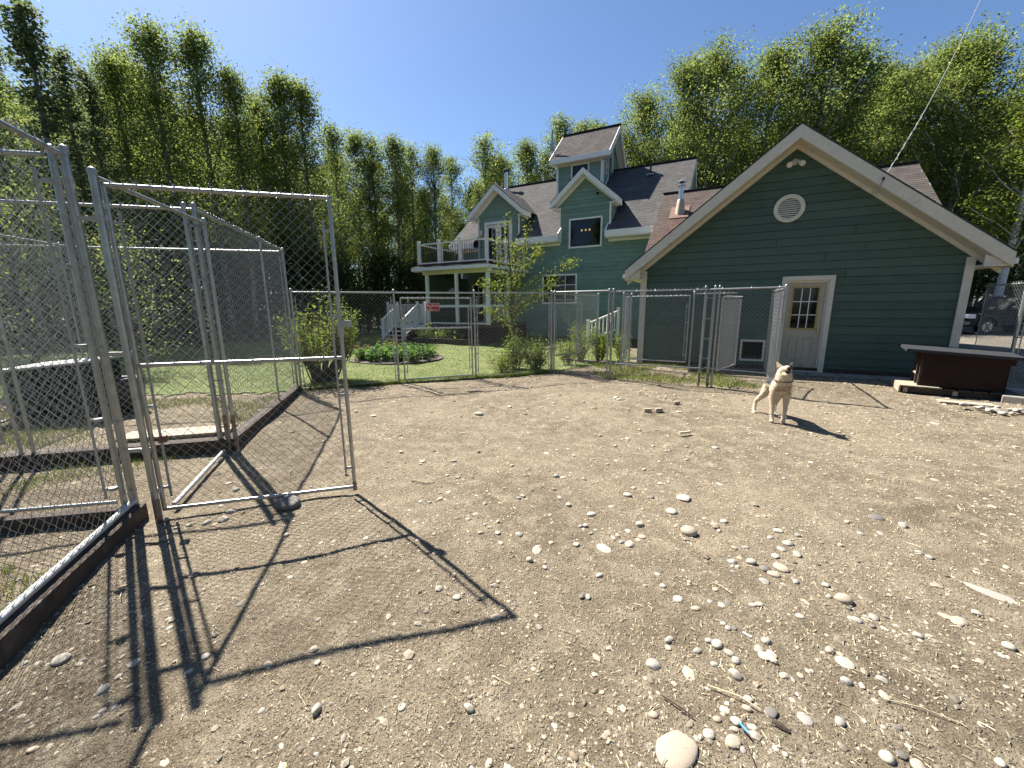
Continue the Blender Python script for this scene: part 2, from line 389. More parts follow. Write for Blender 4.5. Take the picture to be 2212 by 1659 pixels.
def roof(parent, o, a, s, W_, L_, m, name='roof', thick=.025, row=.145, tab=.33, stain=None, deck=True):
    """rectangular slope: o lower corner, a along the eave, s up the slope."""
    o, a, s = Vector(o), Vector(a).normalized(), Vector(s).normalized(); n = a.cross(s)
    if n.z < 0: n = -n
    mb = MB(); mb.prism([o, o+a*W_, o+a*W_+s*L_, o+s*L_], -n*thick); rf = mb.build(name, 'roofdeck', parent)
    r = random.Random(int(W_*100+L_*10)); V = []; F = []; T = []; k = 0; y = 0; i = 0
    while y < L_-.03:
        yh = min(y+row+.02, L_); x = -r.uniform(0, tab)
        while x < W_:
            wd = tab*r.uniform(.82, 1.15); x0 = max(x, 0); x1 = min(x+wd-.007, W_); x += wd
            if x1-x0 < .02: continue
            dy = r.uniform(-.004, .004); h = .009+r.uniform(-.001, .002)
            lo = max(y+dy, 0)-.006
            for (px, py, ph) in ((x0, lo, .002), (x1, lo, .002), (x1, yh, .001), (x0, yh, .001), (x0, lo, h), (x1, lo, h), (x1, yh, .003), (x0, yh, .003)):
                q = o+a*px+s*py+n*ph; V.append(q)
            t = r.uniform(.86, 1.12)
            tone = (t, t, t)
            if stain: tone = stain(o+a*(x0+x1)/2+s*y, t)
            T += [tone]*8
            F += [(k+4, k+5, k+6, k+7), (k, k+1, k+5, k+4), (k+1, k+2, k+6, k+5), (k+3, k, k+4, k+7)]; k += 8
        y += row; i += 1
    npmesh('shingles', [tuple(v) for v in V], F, m, rf, kind='stuff', attr=T)
    return rf
def seg(parent, name, p, q, wd, ht, m, upv=(0, 0, 1)):
    return MB().beam(p, q, wd, ht, 1, upv).build(name, m, parent)
def gable_trim(parent, ul, ur, apex, vf, slope_drop_l, slope_drop_r, m, h=.24, soffit=.4):
    """rake boards and soffits of a front gable: apex (u, z), tips (u, z) at the front plane vf."""
    for tip in (ul, ur):
        p, q = Vector((apex[0], vf, apex[1])), Vector((tip[0], vf, tip[1])); d = (q-p).normalized(); dn = Vector((0, 0, -1))
        mb = MB(); f = lambda pt, dz, dv=0: (pt.x, pt.y+dv, pt.z+dz)
        mb.prism([f(p, -.002), f(q, -.002), f(q, -h), f(p, -h)], (0, .035, 0)); mb.build('rake_board', m, parent)
        mb = MB(); mb.prism([f(p, -h+.05, .035), f(q, -h+.05, .035), f(q, -h-.005, .035), f(p, -h-.005, .035)], (0, soffit-.035, 0)); mb.build('soffit', m, parent)
        mb = MB(); mb.prism([f(p, -h-.006, soffit-.045), f(q, -h-.006, soffit-.045), f(q, -h-.10, soffit-.045), f(p, -h-.10, soffit-.045)], (0, .04, 0)); mb.build('frieze_board', m, parent)
def window(parent, u0, u1, z0, z1, v, mull_u=(), mull_z=(), name='window', m='white', fw=.07, mw=.035, glass=True):
    wnd = empty(name, (0, 0, 0)); wnd.parent = parent
    for lo, hi in (((u0-fw, v-.045, z0-fw), (u1+fw, v+.03, z0)), ((u0-fw, v-.045, z1), (u1+fw, v+.03, z1+fw)), ((u0-fw, v-.045, z0), (u0, v+.03, z1)), ((u1, v-.045, z0), (u1+fw, v+.03, z1))):
        MB().b2(lo, hi).build('frame', m, wnd)
    for c in mull_u: MB().b2((c-mw/2, v-.01, z0), (c+mw/2, v+.03, z1)).build('glazing_bar', m, wnd)
    for c in mull_z: MB().b2((u0, v-.012, c-mw/2), (u1, v+.028, c+mw/2)).build('glazing_bar', m, wnd)
    if glass: MB().b2((u0, v+.035, z0), (u1, v+.041, z1)).build('pane', 'glass', wnd)
    return wnd

# ------------------------------------------------------------------ garage wing
GA, GE, GW = 5.05, 2.50, 6.30     # apex, eave height, width
gpoly = [(0, 0), (GW, 0), (GW, GE), (GW/2, GA), (0, GE)]
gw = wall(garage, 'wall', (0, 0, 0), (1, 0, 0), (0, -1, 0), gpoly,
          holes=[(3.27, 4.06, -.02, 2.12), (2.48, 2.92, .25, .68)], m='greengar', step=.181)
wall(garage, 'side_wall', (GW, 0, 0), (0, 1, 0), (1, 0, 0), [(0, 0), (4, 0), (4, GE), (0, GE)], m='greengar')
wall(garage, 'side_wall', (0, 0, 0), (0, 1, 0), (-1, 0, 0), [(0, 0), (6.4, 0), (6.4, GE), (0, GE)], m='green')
MB().b2((-.03, -.052, -.05), (GW+.03, -.005, .10)).build('skirting_board', 'timber', garage)
for x0 in (-.045, GW-.09): MB().b2((x0, -.06, 0), (x0+.135, -.026, GE-.02)).build('corner_board', 'cream', garage)
MB().b2((-.065, -.058, 0), (-.028, .09, GE-.02)).build('corner_board', 'cream', garage)
sl_ = (5.40-2.56)/(3.15+.42); OH = .42
for sgn, uu in ((1, -OH), (-1, GW+OH)):
    e = Vector((uu, -.42, 5.372-sl_*(3.15+OH))); sv = Vector((sgn*1, 0, sl_)).normalized(); L = math.hypot(3.15+OH, sl_*(3.15+OH))
    roof(garage, e, (0, 1, 0), sv, 7.2, L, 'shingle_dark')
gable_trim(garage, (-OH, 5.35-sl_*(3.15+OH)), (GW+OH, 5.35-sl_*(3.15+OH)), (GW/2, 5.35), -.42, 0, 0, 'cream', h=.27, soffit=.42)
for sgn, u0 in ((-1, -OH+.02), (1, GW+.045)):                       # boxed eave returns and gutters
    u1 = u0+OH-.06; MB().b2((u0, -.38, 2.27), (u1, -.02, 2.31)).build('eave_return', 'cream', garage)
    t = .2
    MB().prism([(u0, -.36, 2.31), (u1, -.36, 2.31), (u1 if sgn < 0 else u0, -.36, 2.50)], (0, .03, 0)).build('eave_return', 'cream', garage)
    ug = -OH-.06 if sgn < 0 else GW+OH-.03
    MB().b2((ug, -.40, 2.30), (ug+.09, 4.2 if sgn > 0 else 3, 2.40)).build('gutter', 'white', garage)
    MB().b2((u0 if sgn < 0 else u0-.03, 0, 2.275), (u1+.02, 4.2 if sgn > 0 else 3, 2.30)).build('eave_soffit', 'cream', garage)
# round vent
def ring(cu, cz, v, r0, r1, dep, n=40):
    mb = MB(); b = []
    for k in range(n):
        t = 2*math.pi*k/n; c, s_ = math.cos(t), math.sin(t)
        b += [(cu+r0*c, v, cz+r0*s_), (cu+r1*c, v, cz+r1*s_), (cu+r1*c, v+dep, cz+r1*s_), (cu+r0*c, v+dep, cz+r0*s_)]
    f = []
    for k in range(n):
        i, j = 4*k, 4*((k+1) % n)
        for q in range(4): f.append((i+q, i+(q+1) % 4, j+(q+1) % 4, j+q))
    return mb.add(b, f)
vent = empty('round_vent', (0, 0, 0)); vent.parent = garage
ring(3.13, 3.73, -.062, .215, .30, .05).build('frame', 'cream', vent)
MB().cyl((3.13, -.027, 3.73), .22, .01, 32, (0, 1, 0)).build('vent_backing', 'dark', vent)
for k in range(9):
    zz = 3.73-.18+.045*k; hw = math.sqrt(max(.215**2-(zz-3.73)**2, 0))-.004
    MB().add([(3.13-hw, -.055, zz-.014), (3.13+hw, -.055, zz-.014), (3.13+hw, -.034, zz+.016), (3.13-hw, -.034, zz+.016), (3.13-hw, -.050, zz-.018), (3.13+hw, -.050, zz-.018), (3.13+hw, -.032, zz+.010), (3.13-hw, -.032, zz+.010)],
             [(0, 1, 2, 3), (7, 6, 5, 4), (0, 4, 5, 1), (2, 6, 7, 3)]).build('slat', 'cream', vent)
# twin floodlight
fl = empty('floodlight', (0, 0, 0)); fl.parent = garage
MB().cyl((3.14, -.05, 4.70), .06, .05, 14, (0, 1, 0)).build('mounting_plate', 'cream', fl, smooth=True)
for s_ in (-1, 1):
    MB().tube([(3.14+.02*s_, -.07, 4.70), (3.14+.07*s_, -.13, 4.68), (3.14+.10*s_, -.20, 4.63), (3.14+.12*s_, -.26, 4.60)], [.025, .035, .055, .058], 12).build('lamp_head', 'cream', fl, smooth=True)
# side door
dr = empty('side_door', (0, 0, 0)); dr.parent = garage
for lo, hi in (((3.165, -.062, 0), (3.27, -.022, 2.12)), ((4.06, -.062, 0), (4.165, -.022, 2.12)), ((3.165, -.064, 2.12), (4.165, -.02, 2.22))): MB().b2(lo, hi).build('casing', 'cream', dr, bevel=.004)
for lo, hi in (((3.27, -.02, 0), (3.30, .09, 2.12)), ((4.03, -.02, 0), (4.06, .09, 2.12)), ((3.30, -.02, 2.07), (4.03, .09, 2.12)), ((3.27, -.06, -.01), (4.06, .09, .03))): MB().b2(lo, hi).build('jamb', 'cream', dr)
v0, v1 = .035, .078
for lo, hi in (((3.30, v0, .03), (3.42, v1, 2.07)), ((3.91, v0, .03), (4.03, v1, 2.07)), ((3.42, v0, .03), (3.91, v1, .24)), ((3.42, v0, .82), (3.91, v1, 1.02)), ((3.42, v0, 1.96), (3.91, v1, 2.07)), ((3.62, v0, .24), (3.71, v1, .82))): MB().b2(lo, hi).build('door_rail', 'door', dr)
for a_, b_ in ((3.42, 3.62), (3.71, 3.91)):
    MB().b2((a_, .055, .24), (b_, .07, .82)).build('door_panel', 'door', dr); MB().b2((a_+.03, .045, .28), (b_-.03, .056, .78)).build('door_panel', 'door', dr, bevel=.008)
for lo, hi in (((3.40, .022, 1.00), (3.93, .036, 1.03)), ((3.40, .022, 1.95), (3.93, .036, 1.98)), ((3.40, .022, 1.03), (3.43, .036, 1.95)), ((3.90, .022, 1.03), (3.93, .036, 1.95))): MB().b2(lo, hi).build('glazing_frame', 'goldwood', dr)
for k in (1, 2):
    x = 3.43+.47*k/3; MB().b2((x-.009, .03, 1.03), (x+.009, .05, 1.95)).build('glazing_bar', 'white', dr)
    zz = 1.03+.92*k/3; MB().b2((3.43, .031, zz-.009), (3.90, .049, zz+.009)).build('glazing_bar', 'white', dr)
for i in range(3):
    for j in range(3):
        MB().b2((3.432+.157*i, .052, 1.032+.307*j), (3.432+.155*(i+1), .057, 1.03+.306*(j+1))).build('pane', 'glass', dr)
MB().tube([(3.975, .03, .97), (3.975, .0, .97), (3.975, -.03, .97), (3.975, -.05, .97)], [.028, .014, .03, .024], 14).build('door_knob', 'brass', dr, smooth=True)
MB().cyl((3.975, .02, 1.12), .025, .03, 14, (0, 1, 0)).build('deadbolt', 'brass', dr, smooth=True)
# dog flap
dd_ = empty('dog_door', (0, 0, 0)); dd_.parent = garage
for lo, hi in (((2.435, -.05, .20), (2.48, -.02, .73)), ((2.92, -.05, .20), (2.965, -.02, .73)), ((2.48, -.05, .68), (2.92, -.02, .73)), ((2.48, -.05, .20), (2.92, -.02, .25))): MB().b2(lo, hi).build('frame', 'cream', dd_)
MB().b2((2.48, -.01, .25), (2.92, .08, .30)).build('sill', 'redboard', dd_)
# things dimly seen through the door glass
MB().b2((3.5, 1.6, .0), (3.72, 1.8, 1.45)).build('hanging_tarp', 'blueplastic', garage)
MB().b2((.1, 6.3, 0), (GW-.1, 6.35, 2.4)).build('back_wall', 'interior', garage)

# ------------------------------------------------------------------ main house
FV = 6.89; EZ = 4.75; RS = .77; RV = 11.4; ULm, URm = -11.0, .25
rz = lambda v: EZ+RS*(v-6.4)
win_mid = (-4.54, -3.13, 4.25, 5.40); win_low = (-5.86, -4.24, 1.75, 2.98)
bd = (-9.03, -7.66, 3.52, 5.62)
fw_ = wall(house, 'front_wall', (0, FV, 0), (1, 0, 0), (0, -1, 0), [(-10.6, .1), (-.1, .1), (-.1, 4.62), (-10.6, 4.62)],
           holes=[(win_mid[0], win_mid[1], win_mid[2], 4.70), win_low, (bd[0], bd[1], bd[2], 4.70), (-8.35, -7.65, .82, 2.75), (-9.9, -9.3, .82, 2.7)])
mdp = [(-5.09, 4.62), (-2.69, 4.62), (-2.69, 6.06), (-3.89, 7.12), (-5.09, 6.06)]
wall(house, 'dormer_wall', (0, FV-.002, 0), (1, 0, 0), (0, -1, 0), mdp, holes=[(win_mid[0], win_mid[1], 4.5, win_mid[3])], step=.16)
ldp = [(-9.52, 4.62), (-7.14, 4.62), (-7.14, 6.05), (-8.33, 7.05), (-9.52, 6.05)]
wall(house, 'dormer_wall', (0, FV-.002, 0), (1, 0, 0), (0, -1, 0), ldp, holes=[(bd[0], bd[1], 4.5, bd[3])], step=.16)
# dormer cheeks
for u, nn in ((-2.69, 1), (-5.09, -1), (-7.14, 1), (-9.52, -1)):
    wall(house, 'dormer_cheek', (u, FV, 0), (0, 1, 0), (nn, 0, 0), [(0, rz(FV)-.1), (1.1, 6.05), (0, 6.05)], step=.16, joints=False)
# gable end walls and back
wall(house, 'side_wall', (-.1, FV, 0), (0, 1, 0), (1, 0, 0), [(0, 0), (9.0, 0), (9.0, 4.9), (4.5, 8.3), (0, 4.9)], joints=False)
wall(house, 'side_wall', (-10.6, FV, 0), (0, 1, 0), (-1, 0, 0), [(0, 0), (9.0, 0), (9.0, 4.9), (4.5, 8.3), (0, 4.9)], joints=False)
wall(house, 'back_wall', (0, FV+9.0, 0), (1, 0, 0), (0, 1, 0), [(-10.6, 0), (-.1, 0), (-.1, 4.6), (-10.6, 4.6)], joints=False)
sv = Vector((0, 1, RS)).normalized(); Lf = math.hypot(1, RS)
roof(house, (ULm, 7.0, rz(7.0)), (1, 0, 0), sv, URm-ULm, (RV-7.0)*Lf, 'shingle')
for a_, b_ in ((ULm, -9.54), (-7.12, -4.98), (-2.80, URm)):
    roof(house, (a_, 6.4, rz(6.4)), (1, 0, 0), sv, b_-a_, .598*Lf, 'shingle')
    MB().b2((a_, 6.35, EZ-.25), (b_, 6.40, EZ+.01)).build('fascia', 'white', house)
    MB().b2((a_, 6.40, EZ-.29), (b_, FV-.026, EZ-.25)).build('soffit', 'white', house)
    MB().b2((a_+.04, FV-.06, EZ-.40), (b_-.04, FV-.02, EZ-.295)).build('frieze_board', 'white', house)
for uu in (-4.98, -2.80):
    MB().prism([(uu-.02, 6.36, EZ-.25), (uu-.02, 6.36, EZ+.06), (uu-.02, 6.86, EZ+.42), (uu-.02, 6.86, EZ-.25)], (.04, 0, 0)).build('fascia_return', 'white', house)
roof(house, (URm, 2*RV-6.4, rz(6.4)), (-1, 0, 0), Vector((0, -1, RS)), URm-ULm, 5*Lf, 'shingle')
MB().beam((ULm, RV, rz(RV)+.02), (URm, RV, rz(RV)+.02), .22, .035).build('ridge_cap', 'roofdeck', house)
for uu in (ULm+.02, URm-.02):
    for e in (6.4, 2*RV-6.4):
        p, q = Vector((uu, RV, rz(RV)-.15)), Vector((uu, e, EZ-.15)); MB().beam(p, q, .04, .24).build('rake_board', 'white', house)
        s_ = -1 if uu > -5 else 1; MB().beam(p+Vector((.17*s_, 0, -.06)), q+Vector((.17*s_, 0, -.06)), .30, .03).build('soffit', 'white', house)
# dormer roofs
for apx, apz, ul_, zl_, back in ((-3.89, 7.48, -5.40, 6.18, 10.2), (-8.33, 7.40, -9.86, 6.11, 9.9)):
    sl2 = (apz-zl_)/(apx-ul_)
    for sg in (1, -1):
        hw = apx-ul_; e = Vector((apx-sg*hw, 6.45, zl_)); roof(house, e, (0, 1, 0), Vector((sg, 0, sl2)), 3.9, math.hypot(hw, apz-zl_), 'shingle', name='dormer_roof')
    gable_trim(house, (ul_, zl_-.022), (2*apx-ul_, zl_-.022), (apx, apz-.022), 6.45, 0, 0, 'white', h=.24, soffit=.44)
    for sg in (1, -1):
        ue = apx-sg*(apx-ul_); MB().b2((ue-.02, 6.47, zl_-.26), (ue+.02, 7.4, zl_-.03)).build('fascia', 'white', house)
        MB().b2((min(ue, ue+sg*.30), 6.5, zl_-.27), (max(ue, ue+sg*.30), 7.4, zl_-.245)).build('soffit', 'white', house)
for u in (-5.09, -2.76, -9.52, -7.21):
    MB().b2((u, FV-.055, 4.7 if u > -6 else 3.6), (u+.07, FV-.02, 6.0)).build('corner_board', 'white', house)
MB().b2((-10.66, FV-.06, .1), (-10.55, FV-.02, 4.35)).build('corner_board', 'white', house)
MB().b2((-7.02, FV-.06, 3.0), (-6.94, FV-.02, 4.40)).build('corner_board', 'white', house)
window(house, *win_mid, FV-.01, name='dormer_window')
window(house, *win_low, FV-.01, mull_u=(-4.75,), mull_z=(2.55,), name='front_window')
for k in range(3):
    MB().tube([(-4.30+.19*k, FV+.9, 5.05), (-4.30+.19*k, FV+.9, 5.10), (-4.30+.19*k, FV+.9, 5.15)], [.015, .045, .02], 10).build('lit_bulb', 'bulb', house, smooth=True)
MB().b2((-4.35, FV+.86, 4.97), (-3.86, FV+.94, 5.0)).build('lamp_rail', 'brass', house)
MB().tube([(-3.3, FV-.03, 6.42), (-3.3, FV-.10, 6.42), (-3.3, FV-.15, 6.37)], [.05, .04, .06], 10).build('spot_light', 'black', house, smooth=True)
# balcony door with casing, white, pair of lights
bdo = empty('balcony_door', (0, 0, 0)); bdo.parent = house
for lo, hi in (((bd[0]-.10, FV-.05, bd[2]), (bd[0], FV+.03, bd[3])), ((bd[1], FV-.05, bd[2]), (bd[1]+.10, FV+.03, bd[3])), ((bd[0]-.10, FV-.052, bd[3]), (bd[1]+.10, FV+.03, bd[3]+.12)), ((bd[0]+.62, FV-.03, bd[2]), (bd[0]+.74, FV+.03, bd[3]))): MB().b2(lo, hi).build('casing', 'white', bdo)
for a_, b_ in ((bd[0], bd[0]+.62), (bd[0]+.74, bd[1])):
    for lo, hi in (((a_, FV, bd[2]), (a_+.10, FV+.04, bd[3])), ((b_-.10, FV, bd[2]), (b_, FV+.04, bd[3])), ((a_+.1, FV, bd[3]-.14), (b_-.1, FV+.04, bd[3])), ((a_+.1, FV, bd[2]), (b_-.1, FV+.04, bd[2]+.35))): MB().b2(lo, hi).build('door_rail', 'white', bdo)
    MB().b2((a_+.1, FV+.015, bd[2]+.35), (b_-.1, FV+.02, bd[3]-.14)).build('pane', 'glass', bdo)
    MB().b2(((a_+b_)/2-.01, FV+.005, bd[2]+.35), ((a_+b_)/2+.01, FV+.03, bd[3]-.14)).build('glazing_bar', 'white', bdo)
MB().tube([(-9.28, FV-.05, 5.05), (-9.28, FV-.14, 5.12), (-9.28, FV-.14, 5.2), (-9.28, FV-.14, 5.36)], [.02, .03, .085, .05], 10).build('wall_lantern', 'cream', house, smooth=True)
# flue pipe on the main ridge
fp = empty('flue', (0, 0, 0)); fp.parent = house
MB().tube([(-10.0, 10.9, 8.2), (-10.0, 10.9, 8.42)], [.24, .14], 14).build('flashing', 'lidpale', fp, smooth=True)
MB().cyl((-10.0, 10.9, 8.85), .11, .95, 16).build('pipe', 'metalpipe', fp, smooth=True)
MB().tube([(-10.0, 10.9, 9.30), (-10.0, 10.9, 9.35), (-10.0, 10.9, 9.44), (-10.0, 10.9, 9.47)], [.14, .17, .17, .13], 16).build('cap', 'black', fp, smooth=True)
fp2 = empty('vent_stack', (0, 0, 0)); fp2.parent = house
MB().box((-1.72, 10.4, rz(10.4)+.02), (.34, .36, .04)).build('flashing', 'lidpale', fp2)
MB().cyl((-1.72, 10.4, rz(10.4)+.28), .045, .6, 10).build('pipe', 'black', fp2)
# ------------------------------------------------------------------ tower
tw = empty('tower', (0, 0, 0)); tw.parent = house
TU0, TU1, TV0, TV1, TE, TR, TRV = -6.26, -3.85, 9.5, 12.5, 9.15, 10.62, 11.0
wall(tw, 'tower_wall', (0, TV0, 0), (1, 0, 0), (0, -1, 0), [(TU0, 7.0), (TU1, 7.0), (TU1, TE), (TU0, TE)], holes=[(-5.42, -4.60, 7.95, 8.55)], joints=False)
gp = [(0, 7.0), (3.0, 7.0), (3.0, TE), (1.5, TR-.12), (0, TE)]
wall(tw, 'tower_wall', (TU1, TV0, 0), (0, 1, 0), (1, 0, 0), gp, holes=[(.55, 1.35, 8.1, 9.35)], joints=False)
wall(tw, 'tower_wall', (TU0, TV0, 0), (0, 1, 0), (-1, 0, 0), gp, joints=False)
wall(tw, 'tower_wall', (0, TV1, 0), (1, 0, 0), (0, 1, 0), [(TU0, 7.0), (TU1, 7.0), (TU1, TE), (TU0, TE)], joints=False)
ts = (TR-8.88)/(TRV-9.1)
for sg in (1, -1):
    v_ = TRV-sg*1.9; roof(tw, (-6.52, v_, 8.88), (1, 0, 0), Vector((0, sg, ts)), 3.12, math.hypot(1.9, TR-8.88), 'shingle_dark', name='tower_roof')
    MB().b2((-6.54, v_-.025, 8.66), (-3.38, v_+.015, 8.88)).build('fascia', 'white', tw)
    for uu in (-6.52, -3.42):
        MB().beam((uu, TRV, TR-.16), (uu, v_, 8.76), .04, .25).build('rake_board', 'white', tw)
        off = .20 if uu < -5 else -.20
        MB().beam((uu+off, TRV, TR-.20), (uu+off, v_, 8.72), .38, .02).build('soffit', 'white', tw)
MB().b2((-6.5, 9.12, 8.64), (-3.42, 9.47, 8.665)).build('soffit', 'cream', tw)
MB().b2((TU0, 9.44, 8.58), (TU1, 9.475, 8.64)).build('frieze_board', 'cream', tw)
MB().beam((-6.52, TRV, TR+.02), (-3.40, TRV, TR+.02), .2, .035).build('ridge_cap', 'roofdeck', tw)
for u in (TU0, TU1-.08): MB().b2((u-.01, TV0-.055, 6.9), (u+.09, TV0-.02, 8.64)).build('corner_board', 'white', tw)
MB().b2((TU1+.02, TV0-.03, 7.0), (TU1+.05, TV0+.09, 8.6)).build('corner_board', 'white', tw)
window(tw, -5.42, -4.60, 7.95, 8.55, TV0-.01, name='tower_window', fw=.06)
# arched gable window with raking lights
aw = empty('gable_window', (0, 0, 0)); aw.parent = tw; X = TU1+.03
for p, q in (((X, 10.02, 8.05), (X, 10.02, 9.15)), ((X, 10.42, 7.9), (X, 10.42, 9.5)), ((X, 9.92, 8.70), (X, 10.42, 8.45)), ((X, 9.92, 7.55), (X, 10.42, 8.05)), ((X, 10.02, 9.15), (X, 10.42, 9.5)), ((X, 11.25, 7.9), (X, 11.25, 9.0))): MB().beam(p, q, .05, .07, 1, (1, 0, 0)).build('frame', 'white', aw)
MB().tube([(X, 10.42+.83*.5-.415*math.cos(t), 9.0+.62*math.sin(t)) for t in [math.pi*k/10 for k in range(11)]], .035, 6).build('frame', 'white', aw)
MB().prism([(X-.03, 10.04, 8.05), (X-.03, 11.22, 8.05), (X-.03, 11.22, 9.1), (X-.03, 10.83, 9.55), (X-.03, 10.04, 9.2)], (.006, 0, 0)).build('pane', 'glass', aw)
# aerial on the tower
an = empty('roof_aerial', (0, 0, 0)); an.parent = tw
MB().tube([(-6.46, 9.6, 8.9), (-6.46, 9.5, 10.1)], .014, 6).build('mast', 'galv', an)
MB().tube([(-6.75, 9.35, 9.45), (-6.2, 9.6, 9.45)], .012, 6).build('crossbar', 'galv', an)
MB().prism([(-6.60, 9.4, 9.4), (-6.47, 9.5, 9.42), (-6.50, 9.46, 10.45), (-6.55, 9.43, 10.45)], (.0, .015, 0)).build('reflector', 'galv', an)

# ------------------------------------------------------------------ low wing between house and garage
wg = empty('wing', (0, 0, 0)); wg.parent = house
WE, WV0, WRV = 2.55, 3.03, 8.05; wz = lambda v: WE+.75*(v-WV0)
def stain(p, t):
    d = abs(p.x-.25)/(.30+.30*max(0, 6.7-p.y)); k = math.exp(-d*d)*(1 if p.y < 6.9 else .25)
    k = min(1, k+.25*(p.x < 1.2)); return (t*(1+.12*k), t*(1-.14*k), t*(1-.22*k))
roof(wg, (-.74, WV0, WE), (1, 0, 0), Vector((0, 1, .75)), 8.24, (WRV-WV0)*1.25, 'shingle_red', name='wing_roof', stain=stain)
roof(wg, (7.5, 2*WRV-WV0, WE), (-1, 0, 0), Vector((0, -1, .75)), 8.24, (WRV-WV0)*1.25, 'shingle', name='wing_roof')
MB().beam((-.74, WRV, wz(WRV)+.02), (7.5, WRV, wz(WRV)+.02), .2, .035).build('ridge_cap', 'roofdeck', wg)
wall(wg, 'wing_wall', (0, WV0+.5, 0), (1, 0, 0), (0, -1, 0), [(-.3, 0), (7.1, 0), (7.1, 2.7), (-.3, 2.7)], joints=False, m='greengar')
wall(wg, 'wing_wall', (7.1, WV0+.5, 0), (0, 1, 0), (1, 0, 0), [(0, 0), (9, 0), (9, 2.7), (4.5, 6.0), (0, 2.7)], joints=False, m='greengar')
MB().beam((-.72, WV0, WE-.12), (-.72, WRV, wz(WRV)-.12), .035, .2).build('rake_board', 'white', wg)
MB().beam((7.48, WV0, WE-.12), (7.48, WRV, wz(WRV)-.12), .035, .2).build('rake_board', 'white', wg)
st = empty('stove_flue', (0, 0, 0)); st.parent = wg
MB().prism([(-.22, 6.15, wz(6.15)+.03), (.48, 6.15, wz(6.15)+.03), (.48, 6.9, wz(6.9)+.03), (-.22, 6.9, wz(6.9)+.03)], (0, 0, .015)).build('flashing', 'copper', st)
MB().tube([(.14, 6.5, 5.0), (.14, 6.52, 5.35), (.14, 6.53, 5.62), (.14, 6.53, 5.68)], [.20, .17, .13, .11], 16).build('boot', 'flue_dirty', st, smooth=True)
MB().cyl((.14, 6.53, 5.92), .095, .55, 16).build('pipe', 'metalpipe', st, smooth=True)
MB().tube([(.14, 6.53, 6.14), (.14, 6.53, 6.18), (.14, 6.53, 6.23), (.14, 6.53, 6.235)], [.10, .15, .15, .08], 16).build('collar', 'metalpipe', st, smooth=True)
MB().cyl((.14, 6.53, 6.27), .07, .1, 12).build('neck', 'black', st)
MB().tube([(.14, 6.53, 6.31), (.14, 6.53, 6.33), (.14, 6.53, 6.40)], [.17, .17, .05], 16).build('cap', 'metalpipe', st, smooth=True)
# wall lamp below the garage eave
MB().tube([(-.35, FV-.04, 2.5), (-.35, FV-.14, 2.52), (-.35, FV-.14, 2.4)], [.03, .05, .09], 10).build('wall_lantern', 'cream', house, smooth=True)

# ------------------------------------------------------------------ balcony
bal = empty('balcony', (0, 0, 0)); bal.parent = house
BU0, BU1, BV0, BZ = -10.50, -6.84, 3.19, 3.42
MB().b2((BU0, BV0+.02, BZ-.02), (BU1, FV-.03, BZ+.04)).build('deck', 'deckboard', bal)
MB().b2((BU0+.03, BV0-.0, BZ-.11), (BU1-.03, BV0+.05, BZ+.04)).build('rim_board', 'deckboard', bal)
MB().b2((BU0-.22, BV0-.22, BZ-.26), (BU1+.18, BV0-.18, BZ-.12)).build('fascia', 'white', bal)
MB().prism([(BU0-.22, BV0-.20, BZ-.26), (BU0-.22, BV0-.20, BZ-.24), (BU0-.22, BV0+.08, BZ-.27), (BU0-.22, BV0+.08, BZ-.29)], (BU1-BU0+.4, 0, 0)).build('soffit', 'white', bal)
MB().b2((BU1+.14, BV0-.18, BZ-.26), (BU1+.18, FV-.03, BZ-.12)).build('fascia', 'white', bal)
MB().prism([(BU0-.22, BV0-.2, BZ-.11), (BU1+.18, BV0-.2, BZ-.11), (BU1, BV0+.1, BZ-.05), (BU0, BV0+.1, BZ-.05)], (0, 0, .012)).build('drip_edge', 'roofdeck', bal)
MB().b2((BU0+.15, BV0+.10, 3.0), (BU1+.05, BV0+.20, BZ-.27)).build('beam', 'yellow', bal)
MB().b2((BU1-.10, BV0+.21, 2.98), (BU1, FV-.03, BZ-.27)).build('beam', 'yellow', bal)
MB().b2((BU1-.02, BV0+.02, 3.02), (BU1+.16, BV0+.09, BZ-.27)).build('beam_end', 'white', bal)
pts = [BU0+.06, -9.32, -8.20, BU1-.05]
def bpost(u, v):
    MB().b2((u-.055, v-.055, BZ-.10), (u+.055, v+.055, BZ+1.02)).build('railing_post', 'white', bal)
    MB().b2((u-.07, v-.07, BZ+1.02), (u+.07, v+.07, BZ+1.06)).build('post_cap', 'white', bal)
bal_me = None
def baluster(x, y):
    global bal_me
    if bal_me is None:
        o = MB().cyl((0, 0, .47), .011, .76, 6).build('baluster', 'black', bal); bal_me = o.data
    else:
        o = bpy.data.objects.new('baluster', bal_me); C.objects.link(o); o.parent = bal
    o.location = (x, y, BZ)
for u in pts: bpost(u, BV0+.06)
for v in (4.9, 6.75): bpost(BU1-.05, v); bpost(BU0+.06, v)
runs = [((a_, BV0+.06), (b_, BV0+.06)) for a_, b_ in zip(pts, pts[1:])]+[((u, a_), (u, b_)) for u in (BU1-.05, BU0+.06) for a_, b_ in ((BV0+.06, 4.9), (4.9, 6.75))]
for (a_, b_), (c_, d_) in runs:
    MB().beam((a_, b_, BZ+.90), (c_, d_, BZ+.90), .07, .055).build('top_rail', 'white', bal)
    MB().beam((a_, b_, BZ+.08), (c_, d_, BZ+.08), .05, .05).build('bottom_rail', 'white', bal)
    L = math.hypot(c_-a_, d_-b_); n = int(L/.115)
    for k in range(1, n): t = k/n; baluster(a_+(c_-a_)*t, b_+(d_-b_)*t)
